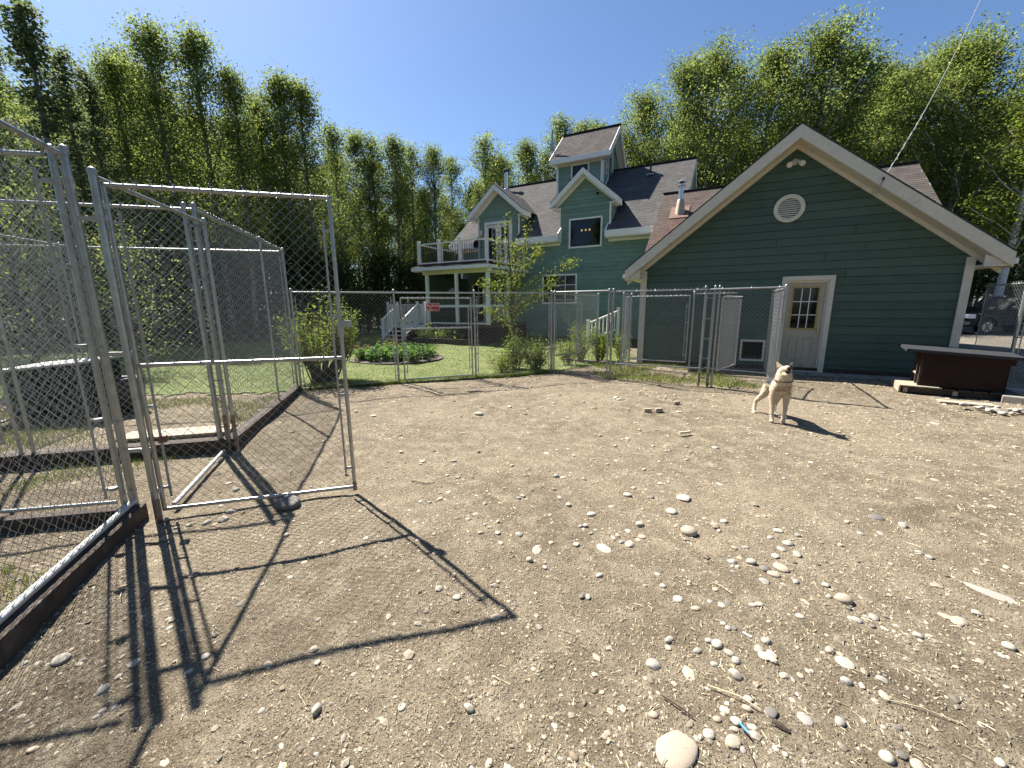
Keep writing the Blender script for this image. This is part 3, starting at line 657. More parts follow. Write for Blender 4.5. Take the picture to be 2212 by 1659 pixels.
# ------------------------------------------------------------------ screened porch under the balcony
po = empty('porch', (0, 0, 0)); po.parent = house; PZ = .80
MB().b2((BU0+.2, BV0+.05, PZ-.08), (BU1+.05, FV-.05, PZ)).build('deck', 'deckboard', po)
MB().b2((BU0+.2, BV0+.02, 0), (BU1+.05, BV0+.05, PZ-.09)).build('skirting_board', 'redboard', po)
MB().b2((BU1+.02, BV0+.05, 0), (BU1+.05, FV-.05, PZ-.09)).build('skirting_board', 'redboard', po)
for u, wd in ((-10.12, .13), (-8.50, .12), (-6.90, .16)): MB().b2((u-wd/2, BV0+.08, PZ), (u+wd/2, BV0+.20, 3.0)).build('post', 'white', po)
MB().b2((BU1-.07, 5.0, PZ), (BU1, 5.1, 3.0)).build('post', 'white', po)
for a_, b_ in ((-10.05, -8.56), (-8.44, -6.98)):
    MB().b2((a_, BV0+.10, 1.55), (b_, BV0+.17, 1.66)).build('screen_rail', 'white', po); MB().b2((a_, BV0+.10, PZ+.02), (b_, BV0+.17, PZ+.08)).build('screen_rail', 'white', po)
MB().b2((BU1-.06, BV0+.21, 1.55), (BU1-.01, FV-.06, 1.65)).build('screen_rail', 'white', po)
for u0_, u1_ in ((-8.35, -7.65), (-9.9, -9.3)): window(po, u0_, u1_, PZ+.9 if u0_ > -9 else PZ+.5, 2.65, FV-.02, mull_u=((u0_+u1_)/2,), mull_z=(2.1,), name='porch_window', fw=.08)
MB().b2((-8.43, FV-.04, PZ), (-8.35, FV-.02, PZ+.9)).build('door_casing', 'white', po); MB().b2((-8.35, FV-.02, PZ), (-7.65, FV+.0, PZ+.88)).build('door_panel', 'door', po)
MB().b2((-9.12, FV-.3, PZ), (-9.0, FV-.2, 3.0)).build('post', 'cream', po)
pl = MB().tube([(-9.35, 4.2, 3.0), (-9.35, 4.2, 2.42)], .008, 6).build('pendant_lamp', 'black', po)
MB().tube([(-9.35, 4.2, 2.45), (-9.35, 4.2, 2.40), (-9.35, 4.2, 2.30), (-9.35, 4.2, 2.28)], [.04, .08, .21, .22], 20).build('lamp_shade', 'lidpale', pl, smooth=True)
wall(po, 'porch_wall', (-10.26, BV0+.25, 0), (0, 1, 0), (1, 0, 0), [(0, PZ), (FV-BV0-.3, PZ), (FV-BV0-.3, 3.0), (0, 3.0)], joints=False, step=.3, m='greengar')  # added dark wall standing for the shade inside the screened porch
# platform and stairs left of the porch
ps = empty('porch_stairs', (0, 0, 0)); ps.parent = house
SU0, SU1 = -11.92, -10.70; QU = -12.57
MB().b2((QU, BV0+.02, PZ-.06), (BU0+.19, 5.6, PZ)).build('platform', 'deckboard', ps)
MB().b2((QU, BV0, PZ-.20), (BU0+.19, BV0+.02, PZ-.02)).build('rim_board', 'white', ps)
MB().b2((QU+.05, BV0+.1, 0), (BU0+.19, 5.5, PZ-.21)).build('skirting_board', 'redboard', ps)
def newel(u, v, z0, z1, s=.085):
    MB().b2((u-s/2, v-s/2, z0), (u+s/2, v+s/2, z1)).build('newel_post', 'white', ps); MB().prism([(u-s/2-.01, v-s/2-.01, z1), (u+s/2+.01, v-s/2-.01, z1), (u+s/2+.01, v+s/2+.01, z1), (u-s/2-.01, v+s/2+.01, z1)], (0, 0, .03)).build('post_cap', 'white', ps)
def picket_run(p, q, h0=.08, h1=.90, n=6):
    p, q = Vector(p), Vector(q); Z = Vector((0, 0, 1))
    MB().beam(p+Z*h1, q+Z*h1, .07, .05).build('hand_rail', 'white', ps); MB().beam(p+Z*h0, q+Z*h0, .04, .06).build('bottom_rail', 'white', ps)
    for k in range(1, n):
        c = p+(q-p)*k/n; MB().b2((c.x-.017, c.y-.017, c.z+h0), (c.x+.017, c.y+.017, c.z+h1)).build('picket', 'white', ps)
for u in (QU+.04, SU0, SU1, -10.28): newel(u, BV0+.05, PZ-.1, PZ+1.0)
newel(SU0+.04, 2.15, .0, 1.06); newel(SU1, 2.15, .0, 1.02)
picket_run((QU+.04, BV0+.05, PZ), (SU0, BV0+.05, PZ), n=6); picket_run((SU1, BV0+.05, PZ), (-10.28, BV0+.05, PZ), n=5)
picket_run((QU+.04, BV0+.05, PZ), (QU+.04, 5.5, PZ), n=18); picket_run((QU+.04, 5.5, PZ), (-10.3, 5.5, PZ), n=18)
picket_run((SU0+.02, BV0+.0, PZ-.03), (SU0+.04, 2.15, .10), n=9, h0=.10); picket_run((SU1, BV0+.0, PZ-.03), (SU1, 2.15, .10), n=9, h0=.10)
for k in range(4):
    zt = PZ-.17*(k+1)-.02; vv = BV0-.02-.26*k
    MB().b2((SU0+.06, vv-.30, zt), (SU1-.06, vv, zt+.04)).build('tread', 'lidpale', ps); MB().b2((SU0+.06, vv-.04, zt-.13), (SU1-.06, vv-.01, zt)).build('riser', 'redboard', ps)

FRONT = [(-14.12, 13.5, 10.3, 'L'), (-14.68, 15, 9.9, 'L'), (-16.07, 17, 10.4, 'L'), (-16.7, 19, 12.0, 'M'), (-15.43, 20, 13.7, 'M'), (-14.46, 21, 14.0, 'M'), (-13.32, 21, 12.5, 'M'), (-13.57, 24, 12.6, 'M'), (-11.81, 23, 13.2, 'M'), (-11.02, 24, 13.2, 'M'), (-10.13, 25, 11.6, 'N'), (-9.91, 28, 12.4, 'N'), (-9.22, 29, 12.5, 'N'), (-7.66, 28, 12.2, 'N'), (-6.88, 30, 12.4, 'N'), (-5.21, 29, 12.0, 'N'), (-4.33, 32, 12.2, 'N'), (-1.86, 31, 13.2, 'N'), (-0.6, 33, 12.8, 'M'), (0.98, 33, 13.7, 'M'), (2.63, 34, 13.3, 'N'), (3.81, 33, 15.2, 'N'), (5.46, 34, 15.3, 'M'), (7.1, 36, 16.1, 'M'), (8.95, 34, 14.5, 'N'), (10.38, 33, 16.8, 'W'), (12.04, 31, 17.4, 'W'), (14.13, 31, 18.2, 'W'), (16.87, 33, 18.4, 'N'), (17.9, 31, 18.3, 'W'), (21.62, 34, 18.4, 'N'), (20.77, 30, 18.6, 'W'), (22.59, 30, 17.6, 'W'), (27.19, 33, 18.3, 'M'), (27.18, 31, 17.0, 'M'), (27.89, 30, 17.1, 'W'), (26.56, 27, 16.5, 'W'), (26.17, 25, 15.7, 'W'), (26.6, 22.4, 14.6, 'Y'), (32.6, 25, 16.2, 'Y'), (31.17, 24, 14.8, 'W'), (-17.46, 15, 10.6, 'M'), (-22.75, 18, 11.8, 'W')]
BACK = [(-26.1, 19.0, 11.3, 'N'), (-26.3, 20.1, 13.2, 'N'), (-26.2, 20.5, 13.6, 'N'), (-26.8, 22.2, 15.1, 'N'), (-26.2, 23.0, 13.7, 'N'), (-22.0, 20.6, 10.7, 'N'), (-22.0, 20.9, 11.5, 'M'), (-22.7, 22.7, 13.0, 'N'), (-21.3, 23.2, 13.5, 'N'), (-21.2, 24.3, 14.9, 'N'), (-20.6, 24.8, 14.6, 'N'), (-18.7, 24.6, 13.4, 'N'), (-19.1, 26.4, 14.8, 'N'), (-15.8, 24.6, 11.6, 'N'), (-16.0, 27.0, 12.8, 'N'), (-14.5, 26.1, 12.9, 'M'), (-13.7, 28.8, 12.5, 'N'), (-12.9, 28.1, 11.3, 'N'), (-11.2, 28.3, 10.3, 'N'), (-9.5, 28.7, 11.4, 'N'), (-7.8, 29.8, 11.1, 'N'), (-6.1, 30.5, 10.6, 'N'), (-4.9, 33.4, 9.4, 'N'), (-3.7, 32.2, 9.6, 'M'), (-2.4, 31.9, 10.8, 'N'), (0.5, 32.9, 11.9, 'N'), (1.9, 34.7, 12.2, 'N'), (4.6, 36.5, 13.8, 'N'), (5.9, 36.6, 12.6, 'N'), (7.9, 35.7, 13.9, 'N'), (9.3, 34.9, 11.3, 'N'), (11.1, 36.1, 15.4, 'W'), (12.5, 34.3, 16.1, 'M'), (14.3, 34.5, 17.2, 'W'), (16.6, 34.8, 18.1, 'M'), (18.5, 35.1, 16.5, 'N'), (20.1, 33.6, 18.1, 'N'), (23.1, 34.6, 16.9, 'W'), (24.8, 36.1, 17.5, 'M'), (27.7, 35.7, 19.0, 'N'), (29.8, 35.4, 17.7, 'N'), (31.0, 35.4, 18.2, 'M'), (32.4, 34.8, 17.5, 'M'), (34.3, 34.7, 16.2, 'M'), (36.5, 34.6, 17.1, 'M'), (36.1, 33.5, 17.0, 'M'), (38.6, 33.2, 19.0, 'W'), (40.4, 32.9, 17.7, 'N'), (41.7, 32.6, 19.3, 'M'), (42.6, 32.5, 18.7, 'W'), (45.6, 32.9, 18.1, 'W'), (47.0, 33.5, 17.5, 'W'), (-32.6, 24.2, 15.1, 'N'), (-34.1, 25.9, 15.2, 'N'), (-28.9, 23.8, 15.9, 'M'), (-31.6, 26.6, 16.2, 'N'), (-29.8, 27.5, 14.5, 'N'), (-25.9, 25.0, 14.2, 'W'), (-27.2, 27.3, 15.5, 'M'), (-23.4, 26.3, 16.3, 'N'), (-23.9, 27.8, 17.2, 'N'), (-23.6, 29.4, 17.7, 'N'), (-21.6, 30.3, 15.7, 'W'), (-19.0, 28.3, 13.7, 'M'), (-18.1, 31.2, 16.0, 'N'), (-15.3, 29.7, 15.2, 'N'), (-14.4, 31.5, 12.0, 'M'), (-13.0, 31.7, 11.2, 'N'), (-11.3, 34.7, 11.2, 'N'), (-9.1, 35.1, 12.0, 'N'), (-7.3, 35.9, 12.1, 'W'), (-5.1, 37.7, 10.4, 'M'), (-1.9, 36.1, 13.4, 'N'), (-1.2, 36.7, 13.2, 'N'), (3.0, 39.8, 13.9, 'N'), (5.0, 38.0, 13.5, 'M'), (7.8, 38.5, 13.4, 'N'), (10.2, 39.0, 13.5, 'N'), (11.9, 38.8, 15.8, 'W'), (14.6, 39.0, 18.0, 'W'), (16.2, 38.9, 18.4, 'W'), (20.3, 37.9, 17.7, 'M'), (22.7, 37.6, 19.7, 'M'), (25.0, 37.7, 18.2, 'N'), (28.4, 39.1, 18.1, 'N'), (29.8, 39.8, 20.5, 'W'), (30.9, 37.6, 18.7, 'M'), (32.8, 36.7, 16.9, 'W'), (34.9, 37.2, 17.6, 'M'), (39.0, 38.9, 19.1, 'N'), (41.7, 37.1, 18.7, 'W'), (42.6, 37.4, 20.9, 'M'), (45.3, 36.3, 21, 'N'), (48.1, 37.1, 21, 'N'), (48.7, 36.0, 20.9, 'M'), (51.4, 35.5, 20.3, 'W'), (-38.2, 28.2, 16.6, 'M'), (-38.4, 30.2, 18.1, 'N'), (-37.6, 31.8, 20.1, 'N'), (-34.0, 29.5, 16.7, 'N'), (-35.2, 32.5, 16.0, 'M'), (-32.5, 32.2, 17.5, 'N'), (-30.9, 32.9, 17.6, 'N'), (-27.0, 31.8, 19.4, 'N'), (-25.9, 33.1, 19.8, 'W'), (-22.8, 32.7, 15.2, 'N'), (-21.6, 34.3, 16.4, 'N'), (-18.4, 35.0, 15.7, 'N'), (-15.7, 35.7, 13.3, 'N'), (-15.2, 38.0, 15.2, 'M'), (-12.0, 40.0, 12.9, 'N'), (-10.4, 41.8, 15.1, 'N'), (-6.1, 39.8, 11.1, 'W'), (-3.9, 42.5, 14.1, 'W'), (-0.3, 43.7, 15.7, 'N'), (3.7, 44.3, 12.3, 'N'), (4.6, 42.4, 15.0, 'N'), (10.6, 45.2, 16.1, 'N'), (13.4, 44.7, 18.6, 'M'), (16.9, 44.6, 20.2, 'W'), (19.8, 45.2, 21, 'M'), (23.1, 43.2, 20.6, 'M'), (27.4, 45.4, 21, 'N'), (28.6, 45.1, 21, 'M'), (32.7, 43.9, 21, 'M'), (35.1, 43.8, 21, 'W'), (37.0, 41.5, 21, 'N'), (41.2, 41.5, 20.9, 'N'), (43.7, 42.7, 21.0, 'N'), (49.7, 44.0, 21, 'N'), (53.0, 43.5, 21, 'N'), (51.9, 42.1, 21, 'N'), (57.6, 43.3, 21, 'M'), (57.9, 40.9, 21, 'N'), (-51.1, 37.1, 20.9, 'W'), (-46.5, 36.8, 21, 'N'), (-46.0, 38.7, 21, 'N'), (-39.6, 37.9, 19.5, 'N'), (-37.4, 38.0, 20.6, 'N'), (-32.5, 38.8, 21, 'N'), (-31.0, 38.7, 21, 'M'), (-28.5, 40.9, 20.6, 'N'), (-26.8, 42.9, 19.3, 'M'), (-19.8, 43.4, 17.5, 'N'), (-17.0, 46.1, 15.6, 'W'), (-14.2, 47.0, 18.1, 'N'), (-10.5, 48.5, 15.2, 'N'), (-7.8, 49.6, 16.5, 'N'), (-1.8, 48.8, 14.5, 'N'), (3.1, 49.6, 15.8, 'N'), (6.9, 51.6, 21, 'N'), (14.9, 52.0, 18.6, 'N'), (20.4, 51.3, 21, 'M'), (21.6, 50.4, 21, 'N'), (26.4, 50.4, 21, 'M'), (33.4, 50.5, 21, 'W'), (35.4, 49.9, 21, 'N'), (42.0, 51.8, 21, 'W'), (47.2, 50.9, 21, 'M'), (49.0, 48.9, 21, 'N'), (54.2, 48.8, 21, 'M'), (57.8, 49.0, 21, 'N'), (65.9, 49.0, 21, 'W'), (72.3, 50.5, 21, 'M')]
STONES = [(1.45, 3.14, 0.137, 'B'),(1.26, 2.92, 0.092, 'B'),(1.27, 2.63, 0.106, 'C'),(0.16, 2.4, 0.108, 'C'),(0.61, 2.43, 0.12, 'B'),(0.8, 2.48, 0.079, 'B'),(0.99, 3.2, 0.08, 'B'),(0.62, 2.89, 0.079, 'B'),(0.04, 2.58, 0.06, 'A'),(0.1, 2.28, 0.049, 'B'),(0.81, 3.01, 0.05, 'A'),(1.19, 3.17, 0.059, 'D'),(0.95, 2.74, 0.069, 'B'),(0.71, 2.57, 0.055, 'C'),(0.61, 2.68, 0.04, 'A'),(0.54, 2.73, 0.046, 'B'),(0.84, 2.67, 0.051, 'B'),(0.92, 2.59, 0.05, 'C'),(-0.11, 2.06, 0.045, 'A'),(0.38, 1.96, 0.034, 'D'),(0.38, 4.19, 0.085, 'B'),(0.41, 3.56, 0.066, 'A'),(0.48, 3.54, 0.061, 'B'),(0.9, 1.93, 0.051, 'B'),(0.97, 1.86, 0.049, 'C'),(1.4, 2.28, 0.059, 'A'),(1.38, 2.22, 0.029, 'A'),(1.58, 2.44, 0.036, 'A'),(0.87, 2.15, 0.037, 'B'),(1.15, 2.01, 0.04, 'C'),(0.86, 2.04, 0.04, 'B'),(1.03, 2.07, 0.032, 'A'),(1.12, 1.88, 0.042, 'B'),(1.16, 1.9, 0.038, 'D'),(1.07, 1.91, 0.034, 'A'),(0.26, 2.49, 0.043, 'C'),(0.43, 2.47, 0.053, 'B'),(2.33, 4.35, 0.088, 'A'),(0.05, 3.12, 0.046, 'A'),(-0.23, 3.03, 0.044, 'A'),(1.59, 2.75, 0.058, 'B'),(1.5, 2.72, 0.058, 'C'),(1.49, 2.63, 0.045, 'C'),(1.9, 3.43, 0.071, 'B'),(-0.77, 3.08, 0.041, 'B'),(-0.69, 3.07, 0.036, 'A'),(-0.38, 4.26, 0.052, 'D'),(-0.62, 3.97, 0.073, 'A'),(-0.5, 5.83, 0.14, 'B'),(-0.04, 6.3, 0.1, 'B'),(1.81, 6.76, 0.121, 'B'),(1.82, 6.63, 0.105, 'B'),(-0.34, 2.78, 0.047, 'A'),(-0.21, 2.7, 0.04, 'A'),(-0.17, 2.66, 0.039, 'A'),(-0.09, 2.47, 0.032, 'B'),(-0.08, 2.46, 0.032, 'B'),(-0.11, 2.58, 0.044, 'B'),(0.88, 2.55, 0.043, 'C'),(0.75, 2.6, 0.039, 'B'),(0.56, 2.62, 0.039, 'A'),(0.58, 1.17, 0.133, 'C'),(0.81, 1.2, 0.06, 'C'),(1.02, 1.31, 0.054, 'D'),(1.14, 1.28, 0.056, 'A'),(0.97, 1.47, 0.06, 'B'),(1.15, 1.56, 0.058, 'B'),(1.19, 1.57, 0.051, 'B'),(1.21, 1.64, 0.049, 'A'),(1.15, 1.6, 0.048, 'A'),(0.97, 1.63, 0.061, 'B'),(0.94, 1.65, 0.041, 'A'),(1.0, 1.58, 0.047, 'C'),(1.01, 1.54, 0.046, 'A'),(0.86, 1.6, 0.04, 'A'),(0.73, 1.62, 0.036, 'B'),(0.91, 1.53, 0.035, 'A'),(0.82, 1.41, 0.029, 'A'),(0.96, 1.36, 0.038, 'B'),(0.84, 1.32, 0.041, 'B'),(0.93, 1.32, 0.037, 'C'),(0.86, 1.27, 0.043, 'B'),(0.79, 1.28, 0.033, 'C'),(0.73, 1.22, 0.048, 'B'),(0.84, 1.24, 0.036, 'C'),(0.91, 1.25, 0.036, 'B'),(0.83, 1.17, 0.028, 'A'),(1.54, 1.38, 0.053, 'C'),(1.5, 1.53, 0.073, 'B'),(1.43, 1.44, 0.044, 'A'),(1.6, 1.46, 0.044, 'A'),(1.34, 1.15, 0.052, 'B'),(1.4, 1.16, 0.034, 'D'),(1.43, 1.13, 0.054, 'C'),(1.48, 1.26, 0.029, 'D'),(1.37, 1.28, 0.023, 'B'),(2.33, 1.81, 0.093, 'C'),(2.73, 2.02, 0.292, 'A'),(1.89, 1.82, 0.053, 'A'),(1.85, 1.82, 0.036, 'A'),(1.78, 1.79, 0.048, 'A'),(1.82, 1.75, 0.03, 'D'),(2.0, 1.7, 0.042, 'B'),(1.83, 1.95, 0.09, 'C'),(1.77, 1.97, 0.038, 'A'),(1.83, 2.07, 0.045, 'B'),(1.49, 1.81, 0.044, 'B'),(1.32, 1.88, 0.046, 'C'),(1.81, 1.88, 0.032, 'D'),(2.7, 2.32, 0.049, 'A'),(2.68, 2.37, 0.05, 'A'),(2.65, 2.62, 0.055, 'A'),(2.5, 2.61, 0.049, 'A'),(2.9, 2.71, 0.076, 'A'),(2.81, 2.84, 0.118, 'D'),(1.89, 2.48, 0.07, 'A'),(1.86, 2.35, 0.067, 'B'),(1.71, 2.34, 0.066, 'B'),(1.8, 2.41, 0.057, 'A'),(1.81, 2.55, 0.054, 'A'),(1.91, 2.62, 0.073, 'B'),(1.57, 2.43, 0.04, 'A'),(1.4, 2.28, 0.054, 'A'),(1.51, 2.27, 0.065, 'B'),(1.56, 2.21, 0.063, 'D'),(1.58, 2.16, 0.072, 'C'),(1.48, 2.09, 0.06, 'A'),(1.67, 2.09, 0.05, 'A'),(1.66, 2.22, 0.095, 'C'),(1.58, 2.07, 0.035, 'A'),(1.26, 2.62, 0.116, 'C'),(0.63, 1.53, 0.065, 'A'),(0.55, 1.3, 0.04, 'C'),(0.91, 1.93, 0.056, 'B'),(2.48, 1.86, 0.054, 'B'),(2.38, 1.64, 0.049, 'B'),(2.29, 1.59, 0.04, 'A'),(1.74, 1.14, 0.036, 'B'),(3.06, 2.21, 0.053, 'C'),(0.95, 1.17, 0.025, 'B'),(0.97, 1.15, 0.021, 'B'),(1.06, 1.75, 0.03, 'B'),(1.07, 1.72, 0.034, 'A'),(1.1, 1.72, 0.03, 'D'),(1.34, 2.17, 0.033, 'A'),(1.4, 2.22, 0.032, 'A'),(1.37, 2.23, 0.032, 'A'),(1.3, 1.49, 0.029, 'C'),(1.32, 1.49, 0.022, 'A'),(1.25, 1.47, 0.03, 'C'),(1.18, 1.47, 0.045, 'C'),(-2.16, 1.62, 0.073, 'B'),(-1.8, 1.46, 0.057, 'A'),(-2.06, 1.62, 0.034, 'A'),(-1.78, 1.59, 0.055, 'B'),(-1.79, 1.52, 0.032, 'B'),(-1.78, 1.79, 0.037, 'A'),(-1.47, 1.53, 0.032, 'B'),(-0.95, 1.62, 0.039, 'B'),(-0.9, 1.55, 0.033, 'B'),(-1.37, 2.18, 0.041, 'B'),(-1.5, 2.11, 0.028, 'B'),(-1.02, 1.81, 0.031, 'A'),(-1.53, 1.95, 0.033, 'D'),(-1.03, 1.34, 0.029, 'A'),(-0.79, 1.37, 0.021, 'D'),(-0.46, 1.35, 0.037, 'B'),(-1.85, 3.06, 0.196, 'D'),(-2.36, 2.82, 0.073, 'A'),(-2.28, 2.97, 0.076, 'A'),(-2.25, 2.85, 0.074, 'B'),(-1.76, 3.06, 0.043, 'A'),(-2.46, 2.78, 0.054, 'C'),(-1.45, 1.6, 0.039, 'B'),(-0.73, 1.18, 0.022, 'A'),(-1.71, 1.37, 0.029, 'B'),(-2.25, 1.6, 0.033, 'A'),(-2.31, 1.6, 0.039, 'A'),(-1.71, 1.34, 0.024, 'A'),(-1.67, 1.38, 0.029, 'A'),(-1.08, 1.17, 0.022, 'D'),(-2.49, 3.35, 0.085, 'A'),(-2.83, 3.09, 0.089, 'A'),(-2.71, 2.86, 0.055, 'B')]

# ------------------------------------------------------------------ chain-link fences
def lerp(A, B, t): return (A[0]+(B[0]-A[0])*t, A[1]+(B[1]-A[1])*t)
def chain_link(parent, A, B, z0, z1, r=.0020, p=.037, seed=0):
    L = math.hypot(B[0]-A[0], B[1]-A[1]); a = np.array([(B[0]-A[0])/L, (B[1]-A[1])/L, 0]); n = np.array([-a[1], a[0], 0])
    nw = max(1, int((L-p*.4)/p)); off = (L-nw*p)/2+p/2; nz = max(2, int(round((z1-z0)/p))); rg = np.random.default_rng(seed+7)
    i = np.arange(nw)[:, None]; k = np.arange(nz+1)[None, :]; sg = np.where((i+k) % 2 == 0, 1., -1.)
    s = off+i*p+sg*p*.5+rg.normal(0, .0008, (nw, nz+1)); z = z0+(z1-z0)*k/nz+0*s; d = np.where(i % 2 == 0, r, -r)+.010*np.sin(s*2.1+seed)*np.sin(z*1.9+seed)
    Cc = np.array([A[0], A[1], 0])+s[..., None]*a+d[..., None]*n+np.stack([0*z, 0*z, z], -1)
    # small twisted ends above the rail
    V = []
    for th in (0, 2.094, 4.189): V.append(Cc+r*(math.cos(th)*a+math.sin(th)*n))
    V = np.stack(V, 2).reshape(-1, 3); nn = nz+1
    ii, kk = np.meshgrid(np.arange(nw), np.arange(nz), indexing='ij'); b = (ii*nn+kk).ravel()*3; F = []
    for t in range(3): t2 = (t+1) % 3; F.append(np.stack([b+t, b+t2, b+3+t2, b+3+t], -1))
    return npmesh('chain_link_mesh', V, np.concatenate(F), 'wire', parent, smooth=True, kind='stuff')
def post(parent, x, y, H, r=.022, m='galv', z0=-.05, cap=True, name='post'):
    MB().tube([(x, y, z0), (x, y, H)], r, 14).build(name, m, parent, smooth=True)
    if cap: MB().tube([(x, y, H-.03), (x, y, H+.002), (x, y, H+.35*r), (x, y, H+.75*r), (x, y, H+r)], [r*1.12, r*1.12, r*1.0, r*.62, r*.1], 14).build('post_cap', 'alu', parent, smooth=True)
def rail(parent, A, B, z, r=.0155, m='galv', name='rail', zb=None):
    MB().tube([(A[0], A[1], z), (B[0], B[1], z if zb is None else zb)], r, 12).build(name, m, parent, smooth=True)
def bands(parent, x, y, d, zs, r, n=1, tb=.040):
    """tension bar held to the post by flat bands; d = unit direction into the panel."""
    bx, by = x+d[0]*(r+tb), y+d[1]*(r+tb)
    MB().box((bx, by, (zs[0]+zs[-1])/2), (.016, .006, zs[-1]-zs[0]+.16), math.atan2(d[1], d[0])).build('tension_bar', 'alu', parent)
    for z in zs:
        MB().tube([(x, y, z-.012), (x, y, z+.012)], r*1.13, 14).build('band', 'alu', parent, smooth=True)
        MB().box((x+d[0]*(r+tb*.55), y+d[1]*(r+tb*.55), z), (tb*1.4, .010, .020), math.atan2(d[1], d[0])).build('band', 'alu', parent)
def ties(parent, A, B, z, step=.16, r=.024):
    L = math.hypot(B[0]-A[0], B[1]-A[1]); mb = MB(); a = ((B[0]-A[0])/L, (B[1]-A[1])/L)
    k = step/2
    while k < L:
        x, y = A[0]+a[0]*k, A[1]+a[1]*k
        mb.tube([(x-a[0]*.012, y-a[1]*.012, z-r), (x-a[1]*r, y+a[0]*r, z), (x, y, z+r+.003), (x+a[1]*r, y-a[0]*r, z), (x+a[0]*.012, y+a[1]*.012, z-r)], .0028, 4)
        mb.tube([(x+a[1]*.01, y-a[0]*.01, z+r), (x+a[1]*.03, y-a[0]*.03, z+r+.018)], .0028, 4); k += step*random.uniform(.85, 1.15)
    if mb.v: mb.build('wire_ties', 'wire', parent, kind='stuff')
def spikes(parent, A, B, z, p=.074, h=.03):
    L = math.hypot(B[0]-A[0], B[1]-A[1]); mb = MB(); a = ((B[0]-A[0])/L, (B[1]-A[1])/L); n = int(L/p)
    for k in range(n):
        s = (k+.5)*p; x, y = A[0]+a[0]*s, A[1]+a[1]*s; q = random.uniform(.6, 1.2)*h
        mb.tube([(x-a[0]*.004, y-a[1]*.004, z), (x+a[0]*.006, y+a[1]*.006, z+q)], .0026, 4); mb.tube([(x+a[0]*.004, y+a[1]*.004, z), (x-a[0]*.008, y-a[1]*.008, z+q*.9)], .0026, 4)
    mb.build('twisted_wire_ends', 'wire', parent, kind='stuff')
def timber(parent, A, B, s=.13, z=.05):
    MB().beam((A[0], A[1], z), (B[0], B[1], z), s, s).build('timber', 'timber', parent)
def unit(A, B): L = math.hypot(B[0]-A[0], B[1]-A[1]); return ((B[0]-A[0])/L, (B[1]-A[1])/L)
def panel(label, A, B, H, posts=(0, 1), z0=.06, tb=None, top_r=.0155, pr=.0215, rails=(), sk=True, cat='fence', name='chain_link_fence', group=None, bz=True, foot='galv', seed=1, zmesh=None, over=.0):
    t = thing(name, (A[0], A[1], 0), label, cat, group); d = unit(A, B); dn = (-d[0], -d[1])
    for q in posts: x, y = lerp(A, B, q); post(t, x, y, H+.03, pr if q in (0, 1) else pr*.75, foot)
    rail(t, A, B, H-.02, top_r)
    for zr in rails: rail(t, A, B, zr, .014)
    if tb is not None: timber(t, A, B, *tb)
    chain_link(t, A, B, z0, (H-.02 if zmesh is None else zmesh)+over, seed=seed)
    if sk: spikes(t, A, B, H-.0, h=.028)
    ties(t, A, B, H-.02, .42)
    if bz:
        zs = [z0+.12+(H-z0-.3)*k/4 for k in range(5)]
        bands(t, A[0], A[1], d, zs, pr); bands(t, B[0], B[1], dn, zs, pr)
    return t
def gate(label, A, B, zb, zt, zm=None, r=.0155, group=None, seed=3, hinge_bar=True, m='galv', latch=None):
    t = thing('chain_link_gate', (A[0], A[1], 0), label, 'gate', group); d = unit(A, B); dn = (-d[0], -d[1])
    for (x, y) in (A, B): MB().tube([(x, y, zb-.01), (x, y, zt+.01)], r, 14).build('gate_frame', 'galv', t, smooth=True)
    for z in [zb, zt]+([zm] if zm else []): rail(t, A, B, z, r*.97, name='gate_frame')
    chain_link(t, A, B, zb, zt, seed=seed); spikes(t, A, B, zt+.012, h=.022)
    zs = [zb+.18+(zt-zb-.42)*k/3 for k in range(4)]
    bands(t, A[0], A[1], d, zs, r, tb=.045); bands(t, B[0], B[1], dn, zs, r, tb=.045)
    ties(t, A, B, zt, .11, r=.025)
    if zm: ties(t, A, B, zm, .16, r=.025)
    return t

HT = 2.62
PC, PB, PD, PE = (-2.96, 2.90), (-2.79, 2.86), (-3.27, 4.40), (-4.16, 7.61)
DL = (-.968, -.25)
def off(P, d, k): return (P[0]+d[0]*k, P[1]+d[1]*k)
# near run of the tall pens, coming toward the viewer on the left
PN = off(PC, (.36, -.933), 4.2)
t = panel('tall chain-link fence coming forward at the left edge, with a white pipe along its foot', PC, PN, HT, posts=(0, .55), pr=.022, z0=.10, tb=(.13, .03), rails=(.125,), seed=2)
for o in t.children:
    pass
MB().tube([(PC[0], PC[1], .13), (PN[0], PN[1], .13)], .021, 14).build('foot_pipe', 'lidpale', t, smooth=True)
post(t, PC[0]-.07, PC[1]-.015, HT+.03, .020)
# divider left from the near corner
t = panel('tall chain-link divider running left from the double corner post nearest the viewer', off(PC, DL, .12), off(PC, (-.98, -.19), 4.6), HT, posts=(.45, 1), z0=.12, tb=(.10, .02), rails=(.13,), seed=3)
